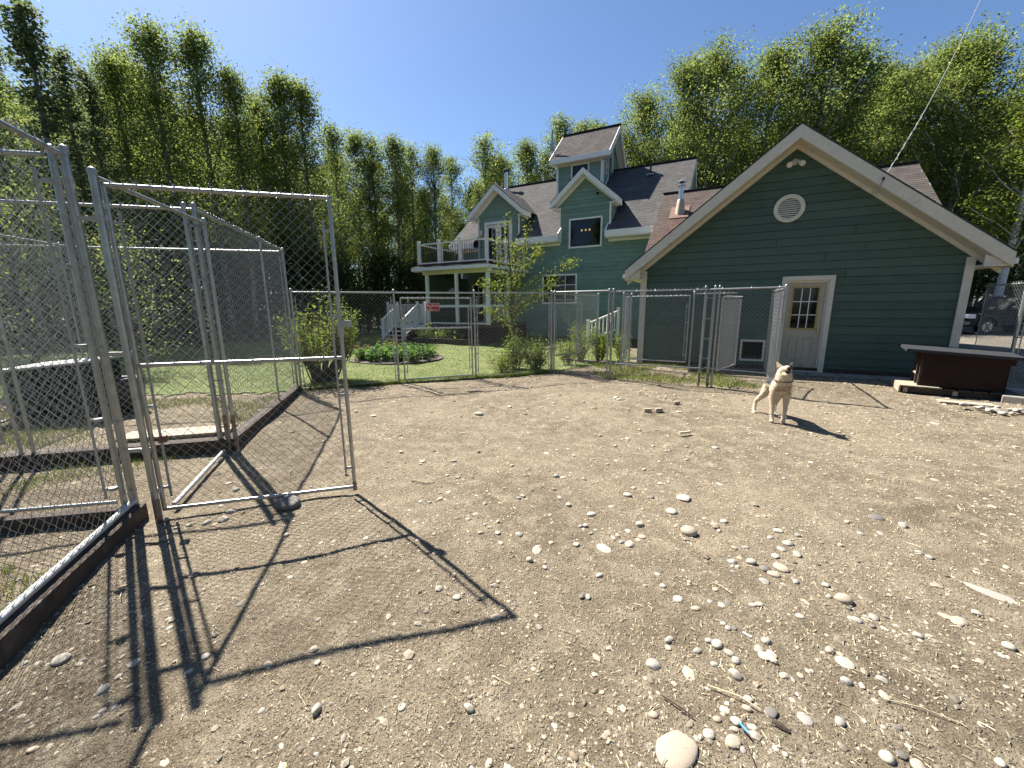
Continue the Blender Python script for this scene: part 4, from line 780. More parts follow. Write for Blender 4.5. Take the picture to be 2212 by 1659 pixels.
# doorway: hinge post, header and sill pole
t = thing('gate_post', (PB[0], PB[1], 0), 'thick galvanised gate post with a domed cap, leaning over the near gate', 'post')
post(t, PB[0]+.03, PB[1]+.0, 2.50, .0225, 'galv'); MB().cyl((PB[0]+.03, PB[1], .06), .024, .20, 14).build('rusty_foot', 'galv_rust', t, smooth=True)
for z in (.55, 1.28, 2.2):
    MB().tube([(PB[0]+.03, PB[1], z-.02), (PB[0]+.03, PB[1], z+.02)], .0265, 14).build('band', 'alu', t, smooth=True)
    MB().box((PB[0]-.05, PB[1]+.01, z), (.14, .02, .03), .2).build('band', 'alu', t)
t = thing('doorway_rail', (PB[0], PB[1], 2.45), 'overhead pipe bridging the pen doorway from the gate post to the rusty triple post', 'rail')
rail(t, (PB[0]+.03, PB[1]+.03), (PD[0]+.10, PD[1]-.02), 2.46, .0155)
t = thing('sill_pipe', (PB[0], PB[1], 0), 'pale pipe lying on the ground across the open pen doorway', 'pipe')
rail(t, (PB[0]+.02, PB[1]+.16), (PD[0]+.03, PD[1]-.14), .03, .018, 'lidpale')
gate('large open chain-link gate with a mid rail, swung out over the dirt toward the viewer', (-2.745, 2.905), (-1.39, 3.28), .05, 2.42, 1.19, r=.0155, seed=11)
gt = bpy.data.objects[[o.name for o in C.objects if o.name.startswith('chain_link_gate')][-1]]
MB().tube([(-1.39, 3.28, 1.36), (-1.39, 3.28, 1.40), (-1.39, 3.28, 1.46), (-1.39, 3.28, 1.50)], [.021, .024, .026, .019], 14).build('latch', 'alu', gt, smooth=True)
MB().box((-1.34, 3.25, 1.47), (.11, .03, .05), -.4).build('latch', 'alu', gt); MB().tube([(-1.39, 3.28, .02), (-1.39, 3.28, .10)], .017, 12).build('rusty_foot', 'galv_rust', gt, smooth=True)
MB().box((-2.68, 2.93, .62), (.05, .05, .05), .5).build('hinge', 'copper', gt)
for z in (.22, 2.28): MB().box((-2.75, 2.885, z), (.06, .03, .04), 1.0).build('hinge', 'alu', gt)
# middle divider and the run behind
t = panel('tall chain-link divider running left from the rusty triple post over a brown timber', PD, off(PD, DL, 3.35), HT, posts=(0, .53, .56, 1), z0=.15, tb=(.15, .06), foot='galv', seed=5)
post(t, PD[0]+.09, PD[1]-.01, 2.50, .020, 'galv'); post(t, PD[0]-.08, PD[1]-.03, HT+.03, .019, 'galv')
for dx in (-.08, 0, .09): MB().cyl((PD[0]+dx, PD[1]-.01, .20), .0225, .42, 14).build('rusty_foot', 'galv_rust', t, smooth=True)
t = panel('tall chain-link fence receding from the rusty triple post to the rear pen corner', PD, PE, HT, posts=(.62, 1), z0=.14, tb=(.13, .05), seed=6)
panel('tall chain-link back fence of the pens, running left from the rear corner', PE, off(PE, DL, 6.4), HT, posts=(.22, .48, .51, 1), z0=.06, rails=(), seed=7)
panel('tall chain-link fence at the far left linking the divider to the back fence', off(PD, DL, 3.35), off(PE, DL, 3.15), HT, posts=(0, 1), z0=.08, rails=(.12,), seed=8)
gate('closed chain-link gate low between the left pen posts, beside the green kennel', off(PD, DL, 2.0), off(PD, DL, 3.2), .26, 2.3, None, seed=12)
HF = 1.90
panel('six-foot chain-link fence between the rear pen corner and the garden gate', P0, P1, HF, posts=(0, 1), rails=(.05,), seed=21)
gate('closed garden gate of chain link with a mid rail and a red sign', lerp(P1, P2, .075), lerp(P1, P2, .955), .08, 1.77, 1.14, r=.017, seed=13)
t = thing('gate_header', (P1[0], P1[1], 0), 'pipe header above the closed garden gate', 'rail'); rail(t, P1, P2, HF-.02); rail(t, P1, P2, .01, .02, 'lidpale', name='threshold_pipe')
panel('six-foot chain-link fence right of the garden gate, in front of the young tree', P2, P3, HF, posts=(0, 1), rails=(.04,), seed=22)
t = thing('kennel_doorway', (P3[0], P3[1], 0), 'open kennel doorway with a bright header pipe and double posts', 'doorway')
for p in (off(P3, (.8, -.6), .08), P4, off(P4, (.89, -.45), .09)): post(t, p[0], p[1], 1.93, .019)
rail(t, P3, P4, HF, .018); rail(t, lerp(P3, P4, .25), P4, .36, .018, 'galv_rust'); chain_link(t, lerp(P3, P4, .3), P4, .04, .36, seed=31)
panel('kennel front panel of chain link with a raised bottom rail over bright grass', P4, P5, HF, posts=(), z0=.03, rails=(.34,), seed=23)
panel('kennel front panel between the triple post and the panel by the garage door', P5, P6, HF, posts=(), z0=.03, rails=(.36,), seed=24, sk=False)
t = thing('kennel_posts', P5+(0,), 'cluster of three galvanised posts at the middle of the kennel front', 'post')
for dx, dy in ((-.07, .045), (.07, -.04), (.14, -.07)): post(t, P5[0]+dx, P5[1]+dy, 1.94, .018)
for dx, dy in ((-.07, .045), (.07, -.04)): MB().cyl((P5[0]+dx, P5[1]+dy, .12), .025, .26, 12).build('rusty_foot', 'galv_rust', t, smooth=True)
K7 = (6.02, 9.42)
panel('end panel of the kennel run reaching back to the garage wall by the side door', P6, K7, HF-.02, posts=(0, 1), z0=.08, rails=(.08,), seed=25)
K3 = (2.55, 10.70); K4 = (4.35, 9.62)
panel('kennel side fence leading back from the first kennel post past leafy shrubs', P3, off(P3, (.62, .78), 2.4), HF-.02, posts=(.5, 1), z0=.05, seed=26)
gate('kennel gate swung inward beside the first kennel post', off(P3, (.75, .6), .10), off(P3, (.80, .6), 1.0), .42, 1.72, None, r=.015, seed=14)
gate('inner kennel gate in front of the garage corner', (2.93, 10.40), (4.22, 9.64), .22, 1.80, None, r=.016, seed=15)
panel('short inner kennel panel right of the inner gate', (4.30, 9.60), (5.05, 9.15), HF-.04, posts=(0,), z0=.05, seed=27, bz=False)
panel('kennel divider receding between the double post and the garage corner', off(P4, (.5, .87), 1.2), off(P4, (.5, .87), 2.0), HF-.05, posts=(0, 1), z0=.05, seed=28, bz=False)
gate('kennel gate standing open behind the middle triple post', (4.06, 7.83), (4.86, 8.62), .30, 1.72, None, r=.015, seed=16)
FR = (8.73, 6.93)
panel('chain-link fence between the garage corner and the post behind the brown doghouse', (9.32, 8.05), FR, 1.93, posts=(), z0=.12, rails=(.10,), seed=29)
panel('chain-link fence leaving the right edge of the yard behind the stone pile', FR, (9.75, 4.9), 1.93, posts=(0, 1), z0=.12, rails=(.10,), seed=30)

# sign on the garden gate
sg = thing('gate_sign', (-1.66, 8.56, 1.5), 'small red sign with white lettering wired to the garden gate', 'sign')
gd = unit(P1, P2); ga = math.atan2(gd[1], gd[0])
def text(body, size, loc, m, parent, rz, name='lettering', ext=.0006, sx=1):
    cu = bpy.data.curves.new(name, 'FONT'); cu.body = body; cu.size = size; cu.extrude = ext; cu.align_x = 'CENTER'; cu.align_y = 'CENTER'
    o = bpy.data.objects.new(name, cu); C.objects.link(o); cu.materials.append(M[m]); o.parent = parent
    o.location = Vector(loc)-org(parent); o.rotation_euler = (math.pi/2, 0, rz); o.scale = (sx, 1, 1); return o
nx, ny = gd[1], -gd[0]
cx, cy = -1.655+nx*.03, 8.575+ny*.03
MB().box((cx, cy, 1.585), (.275, .004, .165), ga).build('sign_plate', 'red', sg)
for dx, dz, w_, h_ in ((0, .076, .262, .005), (0, -.076, .262, .005), (-.130, 0, .005, .152), (.130, 0, .005, .152)):
    MB().box((cx+gd[0]*dx+nx*.003, cy+gd[1]*dx+ny*.003, 1.585+dz), (w_, .002, h_), ga).build('border', 'signwhite', sg)
def sgn_txt(b, s, dx, dz, sx=1): text(b, s, (cx+gd[0]*dx+nx*.004, cy+gd[1]*dx+ny*.004, 1.585+dz), 'signwhite', sg, ga, sx=sx, ext=.001)
sgn_txt('A', .062, -.105, .040); sgn_txt('A', .062, -.078, .018); sgn_txt('A', .062, -.052, -.004)
sgn_txt('FENCE', .060, .040, .025, .85); sgn_txt('349-7833', .034, -.070, -.052); sgn_txt('FENCE CO', .014, .055, -.045)

# ------------------------------------------------------------------ doghouse, pallet and odds at the right
dhr = math.radians(-37); d1 = Vector((math.cos(dhr), math.sin(dhr), 0)); d2 = Vector((-math.sin(dhr), math.cos(dhr), 0)); PF = Vector((7.06, 7.08, 0))
def Q(a, b, z): return PF+d1*a+d2*b+Vector((0, 0, z))
pal = thing('pallet', PF, 'weathered wooden pallet with a pale plywood corner under the brown doghouse', 'pallet')
for b_ in (.05, .42, .80): MB().beam(Q(0, b_, .06), Q(1.36, b_, .06), .05, .085).build('stringer', 'timber', pal)
for k in range(3): MB().beam(Q(0.05+.62*k, -.0, .06), Q(.05+.62*k, .86, .06), .06, .08).build('block', 'board', pal)
for k in range(8): MB().beam(Q(.06+.18*k, -.02, .115), Q(.06+.18*k, .87, .115), .15, .018).build('plank', 'timber', pal)
MB().prism([Q(-.04, -.04, .126), Q(.5, -.04, .126), Q(.5, .88, .126), Q(-.04, .88, .126)], (0, 0, .02)).build('plywood', 'board', pal)
MB().beam(Q(-.03, -.02, .065), Q(-.03, .86, .065), .025, .10).build('end_board', 'board', pal)
dh = thing('doghouse', PF, 'dark brown wooden doghouse with a slate grey lid, standing on a pallet', 'doghouse')
X0, X1, Y0, Y1, ZB = .24, 1.22, .06, .72, .148
MB().prism([Q(X0, Y0, ZB), Q(X1, Y0, ZB), Q(X1, Y0, .68), Q(X0-.02, Y0, .74)], tuple(d2*.02)).build('side_panel', 'brownbox', dh)
MB().prism([Q(X0, Y1, ZB), Q(X1, Y1, ZB), Q(X1, Y1, .68), Q(X0, Y1, .74)], tuple(d2*.02)).build('side_panel', 'brownbox', dh)
MB().beam(Q(X1, Y0, .42), Q(X1, Y1, .42), .02, .52).build('end_panel', 'brownbox', dh)
MB().beam(Q(X0-.01, Y0+.0, .235), Q(X0-.01, Y1, .235), .022, .17).build('end_panel', 'brownbox', dh)
MB().beam(Q(X0-.01, Y0+.0, .70), Q(X0-.01, Y1, .70), .022, .08).build('end_panel', 'brownbox', dh)
for yy in (Y0+.03, Y0+.30, Y0+.62): MB().b2((0, 0, 0), (0, 0, 0)) if False else MB().beam(Q(X0-.018, yy, .15), Q(X0-.018, yy, .72), .05, .03, 1, tuple(d2)).build('door_jamb', 'stem' if False else 'timber', dh)
MB().beam(Q(X0-.018, Y0+.30, .33), Q(X0-.018, Y0+.62, .33), .05, .03).build('door_sill', 'board', dh)
MB().prism([Q(X0-.03, Y0-.012, .62), Q(X1+.06, Y0-.012, .58), Q(X1+.06, Y0-.012, .70), Q(X0-.03, Y0-.012, .755)], tuple(d2*.02)).build('trim_board', 'brownbox', dh)
MB().prism([Q(-.02, -.06, .775), Q(1.36, -.06, .70), Q(1.36, .82, .72), Q(-.02, .82, .80)], (0, 0, .03)).build('lid', 'lid', dh, bevel=.004)
MB().prism([Q(-.03, -.07, .755), Q(1.37, -.07, .68), Q(1.37, -.07, .72), Q(-.03, -.07, .795)], tuple(d2*.02)).build('lid_edge', 'lid', dh)
MB().prism([Q(-.03, -.07, .755), Q(-.03, .83, .78), Q(-.03, .83, .82), Q(-.03, -.07, .795)], tuple(d1*.02)).build('lid_edge', 'lid', dh)
t = thing('plank', (7.2, 6.15, 0), 'pale flat board lying on the dirt in front of the pallet', 'board')
MB().box((7.27, 6.22, .012), (.62, .20, .022), math.radians(-33)).build('board', 'board', t, bevel=.002)
t = thing('concrete_block', (7.9, 6.0, 0), 'rough concrete block at the right edge beside the stone pile', 'block')
MB().box((8.12, 6.05, .055), (.62, .20, .15), math.radians(-52)).build('block', 'concrete', t, bevel=.012)
t = thing('concrete_block', (8.6, 6.3, 0), 'low white-painted concrete kerb under the fence at the right edge', 'block')
MB().box((9.02, 6.35, .05), (1.5, .14, .12), math.radians(-63)).build('block', 'lidpale', t, bevel=.01)
# paving slabs by the side door
for k in range(5):
    p = W3(3.5+.62*k, -.30, 0); t = MB().box((p.x, p.y, -.008), (.58, .50, .04), HA).build('paving_slab', 'concrete', None, bevel=.006)
    tag(t, ['paving slab directly below the garage side door', 'second paving slab right of the garage side door', 'third paving slab along the garage wall', 'fourth paving slab, in the shade of the garage wall', 'last paving slab of the row, nearest the doghouse'][k], 'paving slab', 'paving slabs along the garage wall')
# green kennel box at the left
gb = thing('kennel_box', (-6.9, 6.0, 0), 'dark green kennel box with a pale sloping lid behind the left pens', 'kennel')
ga_ = math.radians(3); e1 = Vector((math.cos(ga_), math.sin(ga_), 0)); e2 = Vector((-math.sin(ga_), math.cos(ga_), 0)); GB = Vector((-7.36, 5.70, 0))
def R2(a, b, z): return GB+e1*a+e2*b+Vector((0, 0, z))
MB().prism([R2(0, 0, .06), R2(1.10, 0, .06), R2(1.10, 0, .80), R2(0, 0, .70)], tuple(e2*.60)).build('box', 'greenbox', gb)
for k in range(1, 6): MB().prism([R2(.18*k, -.012, .07), R2(.18*k+.03, -.012, .07), R2(.18*k+.03, -.012, .70), R2(.18*k, -.012, .70)], tuple(e2*.012)).build('batten', 'greenbox', gb)
MB().prism([R2(-.14, -.10, .71), R2(1.20, -.10, .83), R2(1.20, .70, .86), R2(-.14, .70, .74)], (0, 0, .028)).build('lid', 'lidpale', gb)
MB().b2(tuple(R2(0, 0, 0)), tuple(R2(1.10, .55, .06))).build('base', 'timber', gb)
tb_ = thing('barrel', (-5.75, 6.35, 0), 'black tub lying behind the green kennel box', 'tub')
MB().tube([(-6.15, 6.2, .02), (-6.15, 6.2, .1), (-6.15, 6.2, .5), (-6.15, 6.2, .54)], [.20, .24, .27, .25], 20).build('tub', 'black', tb_, smooth=True)
t = thing('slab', (-4.2, 4.7, 0), 'pale board lying behind the brown timber inside the pen', 'board')
MB().box((-4.10, 4.72, .10), (1.15, .34, .03), math.atan2(DL[1], DL[0])).build('board', 'board', t, bevel=.004)
MB().box((-4.10, 4.72, .04), (1.05, .28, .09), math.atan2(DL[1], DL[0])).build('support', 'timber', t)

# ------------------------------------------------------------------ parked vehicle behind the fence
sv_ = empty('parked_suv', (25.3, 20.9, 0), math.radians(176), 'black sport utility vehicle parked beyond the right fence, headlight showing', 'car')
def car():
    L, Wd = 5.2, 1.95; body = [(2.45, .42), (2.52, .62), (2.50, .98), (2.38, 1.08), (1.35, 1.18), (.85, 1.24), (-2.45, 1.24), (-2.58, 1.05), (-2.58, .45)]
    def side(poly, y0, y1): return [(x, y0, z) for x, z in poly], (0, y1-y0, 0)
    low = [(2.45, .42), (1.98, .40), (1.92, .62), (1.78, .82), (1.55, .90), (1.32, .82), (1.18, .62), (1.12, .40), (-1.12, .40), (-1.18, .62), (-1.32, .82), (-1.55, .90), (-1.78, .82), (-1.92, .62), (-1.98, .40), (-2.58, .45), (-2.60, 1.05), (-2.5, 1.24), (.85, 1.24), (1.4, 1.18), (2.36, 1.08), (2.50, .98), (2.53, .62)]
    p, e = side(low, -Wd/2, Wd/2); o = MB().prism(p, e).build('body', 'carpaint', sv_, bevel=.05)
    cab = [(.80, 1.23), (.25, 1.80), (-.1, 1.86), (-2.25, 1.86), (-2.52, 1.24)]
    p, e = side(cab, -Wd/2+.12, Wd/2-.12); MB().prism(p, e).build('cabin', 'carpaint', sv_, bevel=.05)
    for s in (-1, 1):
        y = s*(Wd/2-.115)
        for w_ in ([(.62, 1.28), (.24, 1.72), (-.42, 1.76), (-.42, 1.28)], [(-.52, 1.28), (-.52, 1.76), (-1.30, 1.76), (-1.30, 1.28)], [(-1.40, 1.28), (-1.40, 1.76), (-2.15, 1.76), (-2.32, 1.28)]):
            MB().prism([(x, y, z) for x, z in w_], (0, s*.012, 0)).build('side_window', 'tyre', sv_)
        MB().b2((-.47, s*(Wd/2-.01), .92), (-.25, s*(Wd/2+.02), .96)).build('door_handle', 'chrome', sv_)
        MB().box((.55, s*(Wd/2+.08), 1.32), (.14, .2, .16)).build('wing_mirror', 'black', sv_, bevel=.03)
        MB().b2((2.18, s*.60, .80), (2.54, s*.995, 1.02)).build('headlight', 'lamp', sv_, bevel=.03)
        MB().b2((-2.61, s*.74, .85), (-2.50, s*.93, 1.12)).build('tail_light', 'red', sv_)
        MB().tube([(.2, s*.7, 1.9), (-2.1, s*.7, 1.9)], .02, 8).build('roof_rail', 'black', sv_)
        for x in (1.55, -1.55):
            wh = MB().cyl((x, s*(Wd/2-.14), .38), .385, .25, 28, (0, 1, 0)).build('wheel', 'tyre', sv_, smooth=True)
            MB().cyl((x, s*(Wd/2-.01), .38), .24, .03, 24, (0, 1, 0)).build('rim', 'rim', wh, smooth=True)
            for k in range(6):
                th = k*math.pi/3; MB().beam((x, s*(Wd/2+.01), .38), (x+.22*math.cos(th), s*(Wd/2+.01), .38+.22*math.sin(th)), .03, .05, 1, (0, 1, 0)).build('spoke', 'chrome', wh)
            n = 14; mb = MB(); vs = []
            for k in range(n+1):
                th = math.pi*k/n; vs += [(x+.46*math.cos(th), s*(Wd/2-.02), .42+.46*math.sin(th)), (x+.52*math.cos(th), s*(Wd/2-.02), .42+.52*math.sin(th)), (x+.52*math.cos(th), s*(Wd/2+.035), .42+.52*math.sin(th)), (x+.46*math.cos(th), s*(Wd/2+.035), .42+.46*math.sin(th))]
            mb.add(vs, [(4*k+a, 4*k+(a+1) % 4, 4*k+4+(a+1) % 4, 4*k+4+a) for k in range(n) for a in range(4)]); mb.build('wheel_arch', 'black', sv_)
    MB().prism([(.74, -.80, 1.27), (.74, .80, 1.27), (.28, .72, 1.76), (.28, -.72, 1.76)], (.02, 0, .015)).build('windscreen', 'tyre', sv_)
    MB().b2((2.46, -.60, .76), (2.55, .60, 1.02)).build('grille', 'chrome', sv_, bevel=.02)
    MB().b2((2.35, -.98, .45), (2.66, .98, .68)).build('bumper', 'chrome', sv_, bevel=.05)
car()
t = thing('overhead_cable', tuple(W3(4.62, -.44, 4.05)), 'white service cable rising from the garage rake to the top right', 'cable')
A_ = W3(4.62, -.47, 4.05); B_ = Vector((13.0, 12.8, 9.85)); pts_ = []
for k in range(25):
    u = k/16; p = A_+(B_-A_)*u; p.z -= .55*4*u*(1-u)*.5 if u < 1 else 0; pts_.append(p)
MB().tube(pts_, .008, 6).build('cable', 'cable', t, smooth=True)
tw_ = [p+Vector((.02*math.cos(i*1.9), .02*math.sin(i*1.9), .012*math.sin(i*2.3))) for i, p in enumerate([A_+(B_-A_)*(k/60)-Vector((0, 0, .55*2*(k/60)*(1-k/60))) for k in range(22)])]
MB().tube(tw_, .006, 5).build('cable', 'cable', t, smooth=True)
MB().tube([tuple(A_), tuple(A_+Vector((-.03, 0, -.12))), tuple(A_+Vector((-.10, -.0, -.30)))], .010, 6).build('cable_drop', 'cable', t)
MB().cyl(tuple(A_+Vector((0, 0, -.01))), .022, .05, 10).build('bracket', 'black', t)

# ------------------------------------------------------------------ foliage
def leaf_quads(P, size, rg, up=.35, asp=.55, out=None):
    """rhombic leaves at the points P; returns V, F and a tone per vertex."""
    n = len(P); a = rg.normal(size=(n, 3)); a /= np.linalg.norm(a, axis=1)[:, None]; a[:, 2] -= .25
    nr = rg.normal(size=(n, 3)); nr[:, 2] = np.abs(nr[:, 2])+up; nr /= np.linalg.norm(nr, axis=1)[:, None]
    a -= nr*(a*nr).sum(1)[:, None]; a /= np.linalg.norm(a, axis=1)[:, None]+1e-9; b = np.cross(nr, a)
    s = (size*rg.uniform(.65, 1.3, n))[:, None]
    V = np.stack([P-a*s*.5, P+b*s*asp*.5, P+a*s*.5, P-b*s*asp*.5], 1).reshape(-1, 3)
    F = np.arange(4*n).reshape(-1, 4)
    t = rg.uniform(.62, 1.35, n); yel = rg.uniform(.85, 1.3, n); T = np.stack([t*yel, t, t*rg.uniform(.7, 1.2, n)], 1).repeat(4, 0)
    return V, F, T
def make_tree_meshes(seed, H, R, nleaf, leaf, cb, barkm, leafm, nbr=44, droop=.0, shape=.7, tr=.011, clump=.34):
    rg = np.random.default_rng(seed); rr = random.Random(seed)
    tp = []; bx = rr.uniform(-.02, .02); by = rr.uniform(-.02, .02)
    for k in range(9):
        t = k/8; tp.append((bx*H*math.sin(t*2.2)+rr.uniform(-.05, .05)*t, by*H*math.sin(t*1.8)+rr.uniform(-.05, .05)*t, t*H))
    def at(z):
        t = z/H*8; i = min(int(t), 7); f = t-i; return [tp[i][j]*(1-f)+tp[i+1][j]*f for j in range(3)]
    mb = MB(); mb.tube(tp, [tr*H*(1-.86*k/8)+.012 for k in range(9)], 8)
    pts = []; wts = []
    for i in range(nbr):
        t = (i+rr.random())/nbr; z = H*(cb+(.97-cb)*t); L = R*((1-t)**shape)*(.40+.8*rr.random())*(1 if t > .12 else .75)+.30
        th = i*2.4+rr.uniform(-.5, .5); el = math.radians(rr.uniform(18, 50)+20*t); o = Vector(at(z)); prev = o; bp = [o]
        for q in range(1, 5):
            e2 = el-droop*q*.3; stp = Vector((math.cos(th)*math.cos(e2), math.sin(th)*math.cos(e2), math.sin(e2)))*L/4; prev = prev+stp+Vector((rr.uniform(-.06, .06)*L, rr.uniform(-.06, .06)*L, rr.uniform(-.03, .05)*L)); bp.append(prev)
        mb.tube(bp, [.012+.009*L*(1-q/5)*(H/14) for q in range(5)], 4, caps=False)
        for q in range(1, 5):
            for s_ in range(3):
                c = bp[q]+Vector((rr.gauss(0, .20), rr.gauss(0, .20), rr.gauss(0, .16)))*L*.5; pts.append(c); wts.append(rr.uniform(.05, 1)**1.6*(.6+.4*q/4))
    tp_top = Vector(tp[-1])
    for q in range(26): dz = rr.random(); pts.append(tp_top+Vector((rr.gauss(0, .08+.16*dz), rr.gauss(0, .08+.16*dz), -1.6*dz+.05))); wts.append(.45)
    pts = np.array([tuple(p) for p in pts]); wts = np.array(wts); wts /= wts.sum()
    idx = rg.choice(len(pts), nleaf, p=wts); P = pts[idx]+np.clip(rg.normal(0, clump, (nleaf, 3)), -1.6*clump, 1.6*clump)*np.array([1, 1, .8])*rg.choice([.5, 1, 1.1], (nleaf, 1))
    P = P[P[:, 2] > .12*H]
    V, F, T = leaf_quads(P, leaf, rg)
    # whole sprays differ a little from each other
    cl = np.random.default_rng(seed+3).uniform(.72, 1.28, len(pts))[idx][:len(P)]; T = T*np.repeat(cl, 4)[:len(T), None]
    tm = bpy.data.meshes.new('trunk'); tm.from_pydata([tuple(v) for v in mb.v], [], mb.f); tm.polygons.foreach_set('use_smooth', [True]*len(tm.polygons)); tm.materials.append(M[barkm])
    o = npmesh('crown', V, F, leafm, attr=T, attrname='tint'); cm = o.data; bpy.data.objects.remove(o)
    return tm, cm, H
VAR = {
 'N': [make_tree_meshes(11+i, 13, 2.0, 9000, .125, .34, 'bark', 'leafA', nbr=40, shape=.38, clump=.30, tr=.0085) for i in range(3)],
 'M': [make_tree_meshes(31+i, 14, 2.9, 16500, .125, .26, 'bark', 'leafA', nbr=44, shape=.62, clump=.36) for i in range(3)],
 'W': [make_tree_meshes(51+i, 17, 4.4, 28000, .14, .20, 'bark', 'leafA', nbr=54, shape=.42, clump=.46) for i in range(3)],
 'L': [make_tree_meshes(71+i, 10.5, 1.4, 7500, .13, .12, 'bark', 'leafP', nbr=40, shape=1.05, clump=.20) for i in range(2)],
 'Y': [make_tree_meshes(91+i, 15, 3.0, 17000, .15, .22, 'bark_white', 'leafB', nbr=60, shape=.5, clump=.40, tr=.013) for i in range(1)],
 'K': [make_tree_meshes(61+i, 13, 2.2, 12000, .16, .06, 'bark', 'leafC', nbr=50, shape=.45, clump=.40, tr=.0085) for i in range(2)],
 'U': [make_tree_meshes(101+i, 3.2, 1.5, 3200, .15, .02, 'stem', 'leafC', nbr=36, shape=.45, clump=.28) for i in range(2)],
 'B': [make_tree_meshes(121+i, 3.6, 1.6, 2600, .080, .02, 'stem', 'leafA', nbr=36, shape=.45, clump=.30) for i in range(1)],
}
def put_tree(kind, k, x, y, H, label, group=None, name='birch_tree', cat='tree'):
    tm, cm, H0 = VAR[kind][k % len(VAR[kind])]; r = empty(name, (x, y, -.03), random.uniform(0, 6.28), label, cat, group)
    s = H/H0; w_ = s*random.uniform(.92, 1.12); r.scale = (w_, w_, s)
    for nm, me in (('trunk', tm), ('crown', cm)): o = bpy.data.objects.new(nm, me); C.objects.link(o); o.parent = r
    return r
FL = ['tall dark-leaved poplar with a narrow pointed top at the upper left corner', 'dark poplar with a shorter side spire just right of the corner poplar', 'dark leafy poplar low behind the left pens, right of the two spires',
 'round-topped birch filling the gap before the two tallest left birches', 'tallest birch of the left group, its top a broad feathery cone', 'feathery birch with a thin forked top, right of the tallest left birch', 'birch leaning against the right flank of the forked-top birch',
 'short birch in the dip between the two left tree groups', 'birch with a rounded pale top, left one of the pair above the open gate', 'birch with a narrow crown, right one of the pair above the open gate', 'sloping birch ending the tall left group above the gate latch',
 'slim birch first in the lower central row', 'slim dark birch second in the lower central row', 'fullest dark green birch in the lower central row', 'short slim birch right of the fullest central one', 'slim birch with a blunt top midway along the central row', 'lowest birch at the dip of the central row',
 'birch with a sharp lone spire left of the steel flue', 'low bushy birch behind the steel flue', 'yellow-lit rounded birch between the flue and the tower', 'low birch touching the left side of the tower eave', 'birch rising just left of the tower aerial', 'small birch top showing over the tower ridge', 'second small birch top over the tower ridge', 'birch filling the gap right of the tower gable',
 'birch low above the right end of the main roof ridge', 'leafy birch first of the tall right group, left of the garage peak', 'tall birch second of the right group with a twin top', 'slim birch between two broad crowns left of the garage peak', 'broad birch directly left of the garage peak', 'slim birch hidden above the garage peak', 'tallest broad birch right above the garage peak', 'broad birch whose left side overlaps the tallest one', 'dim birch in the darker gap right of the tallest crown', 'dim birch behind the overhead cable', 'pale-topped birch crossed by the overhead cable', 'broad bright birch right of the overhead cable', 'broad sunlit birch behind the yellow-green one at the right edge',
 'white-barked birch with yellow-green leaves at the right edge, beyond the vehicle', 'yellow-green birch just outside the right edge group', 'broad birch at the far right end of the trees', 'leafy birch at the far left end of the trees', 'broad birch closing the treeline on the far left']
for i, (x, y, H, k) in enumerate(FRONT):
    if k == 'N' and y < 30: k = 'M' if i % 2 else 'N'
    put_tree(k, i, x, y, H, FL[i], 'trees along the edge of the wood', name='birch_tree' if k != 'L' else 'poplar_tree')
for i, (x, y, H, k) in enumerate(BACK):
    if i % 5 in (1, 3) and i > 40: k = 'K'
    put_tree(k, i, x, y, H*random.uniform(.78, 1.0), 'slender birch standing in the shade behind the first row of trees', 'birches deeper in the wood')
for i in range(30):
    th = math.radians(100+160*(i+.5)/30); r_ = 19+5*(i % 3)+random.random()*3
    put_tree('MWN'[i % 3], i, r_*math.sin(th), -3+r_*math.cos(th), random.uniform(12, 17), 'birch in the wood behind the viewer, mirrored only in the window glass', 'trees behind the viewer')
UB = [(-8.5, 30.5), (-5, 32), (-3, 33), (-11.5, 28.5), (-14, 26), (-17, 24), (-20.5, 21.5), (-23.5, 19), (-1, 33.5), (-16, 25.5), (-21, 15.5), (-19.6, 17), (-18.3, 18.6), (-17.3, 19.5), (-16.1, 20.3), (-15, 21.2), (-13.9, 22.2), (-12.9, 22.9), (-11.9, 23.6), (-10.9, 24.6), (-10, 25.6), (-9.1, 26.6), (-8.1, 27.3), (-7, 27.6), (-5.9, 28.4), (-4.7, 29), (-3.3, 29.6), (-1.9, 30.6), (-22.5, 14), (-14.6, 23.2), (-12.2, 25.2), (-9.4, 28.2), (-6.2, 30), (-17.4, 21.6), (-19.8, 19.6)]
for i, (x, y) in enumerate(UB):
    put_tree('U', i, x+random.uniform(-.5, .5), y+random.uniform(-.4, .4), random.uniform(2.4, 4.6), 'dark understorey bush at the foot of the wood', 'bushes along the foot of the wood', name='understorey_bush', cat='bush')
for i, (x, y, H, lab) in enumerate([(-9.6, 10.2, 3.3, 'layered bright green bush seen through the left pens'), (-11.0, 9.2, 3.9, 'larger layered bush at the left edge behind the pens'), (31.5, 22.5, 3.0, 'sunlit low bush beyond the parked vehicle'), (21.4, 16.4, .75, 'small low bush on the gravel in front of the parked vehicle')]):
    put_tree('B', i, x, y, H, lab, name='leafy_bush', cat='bush')

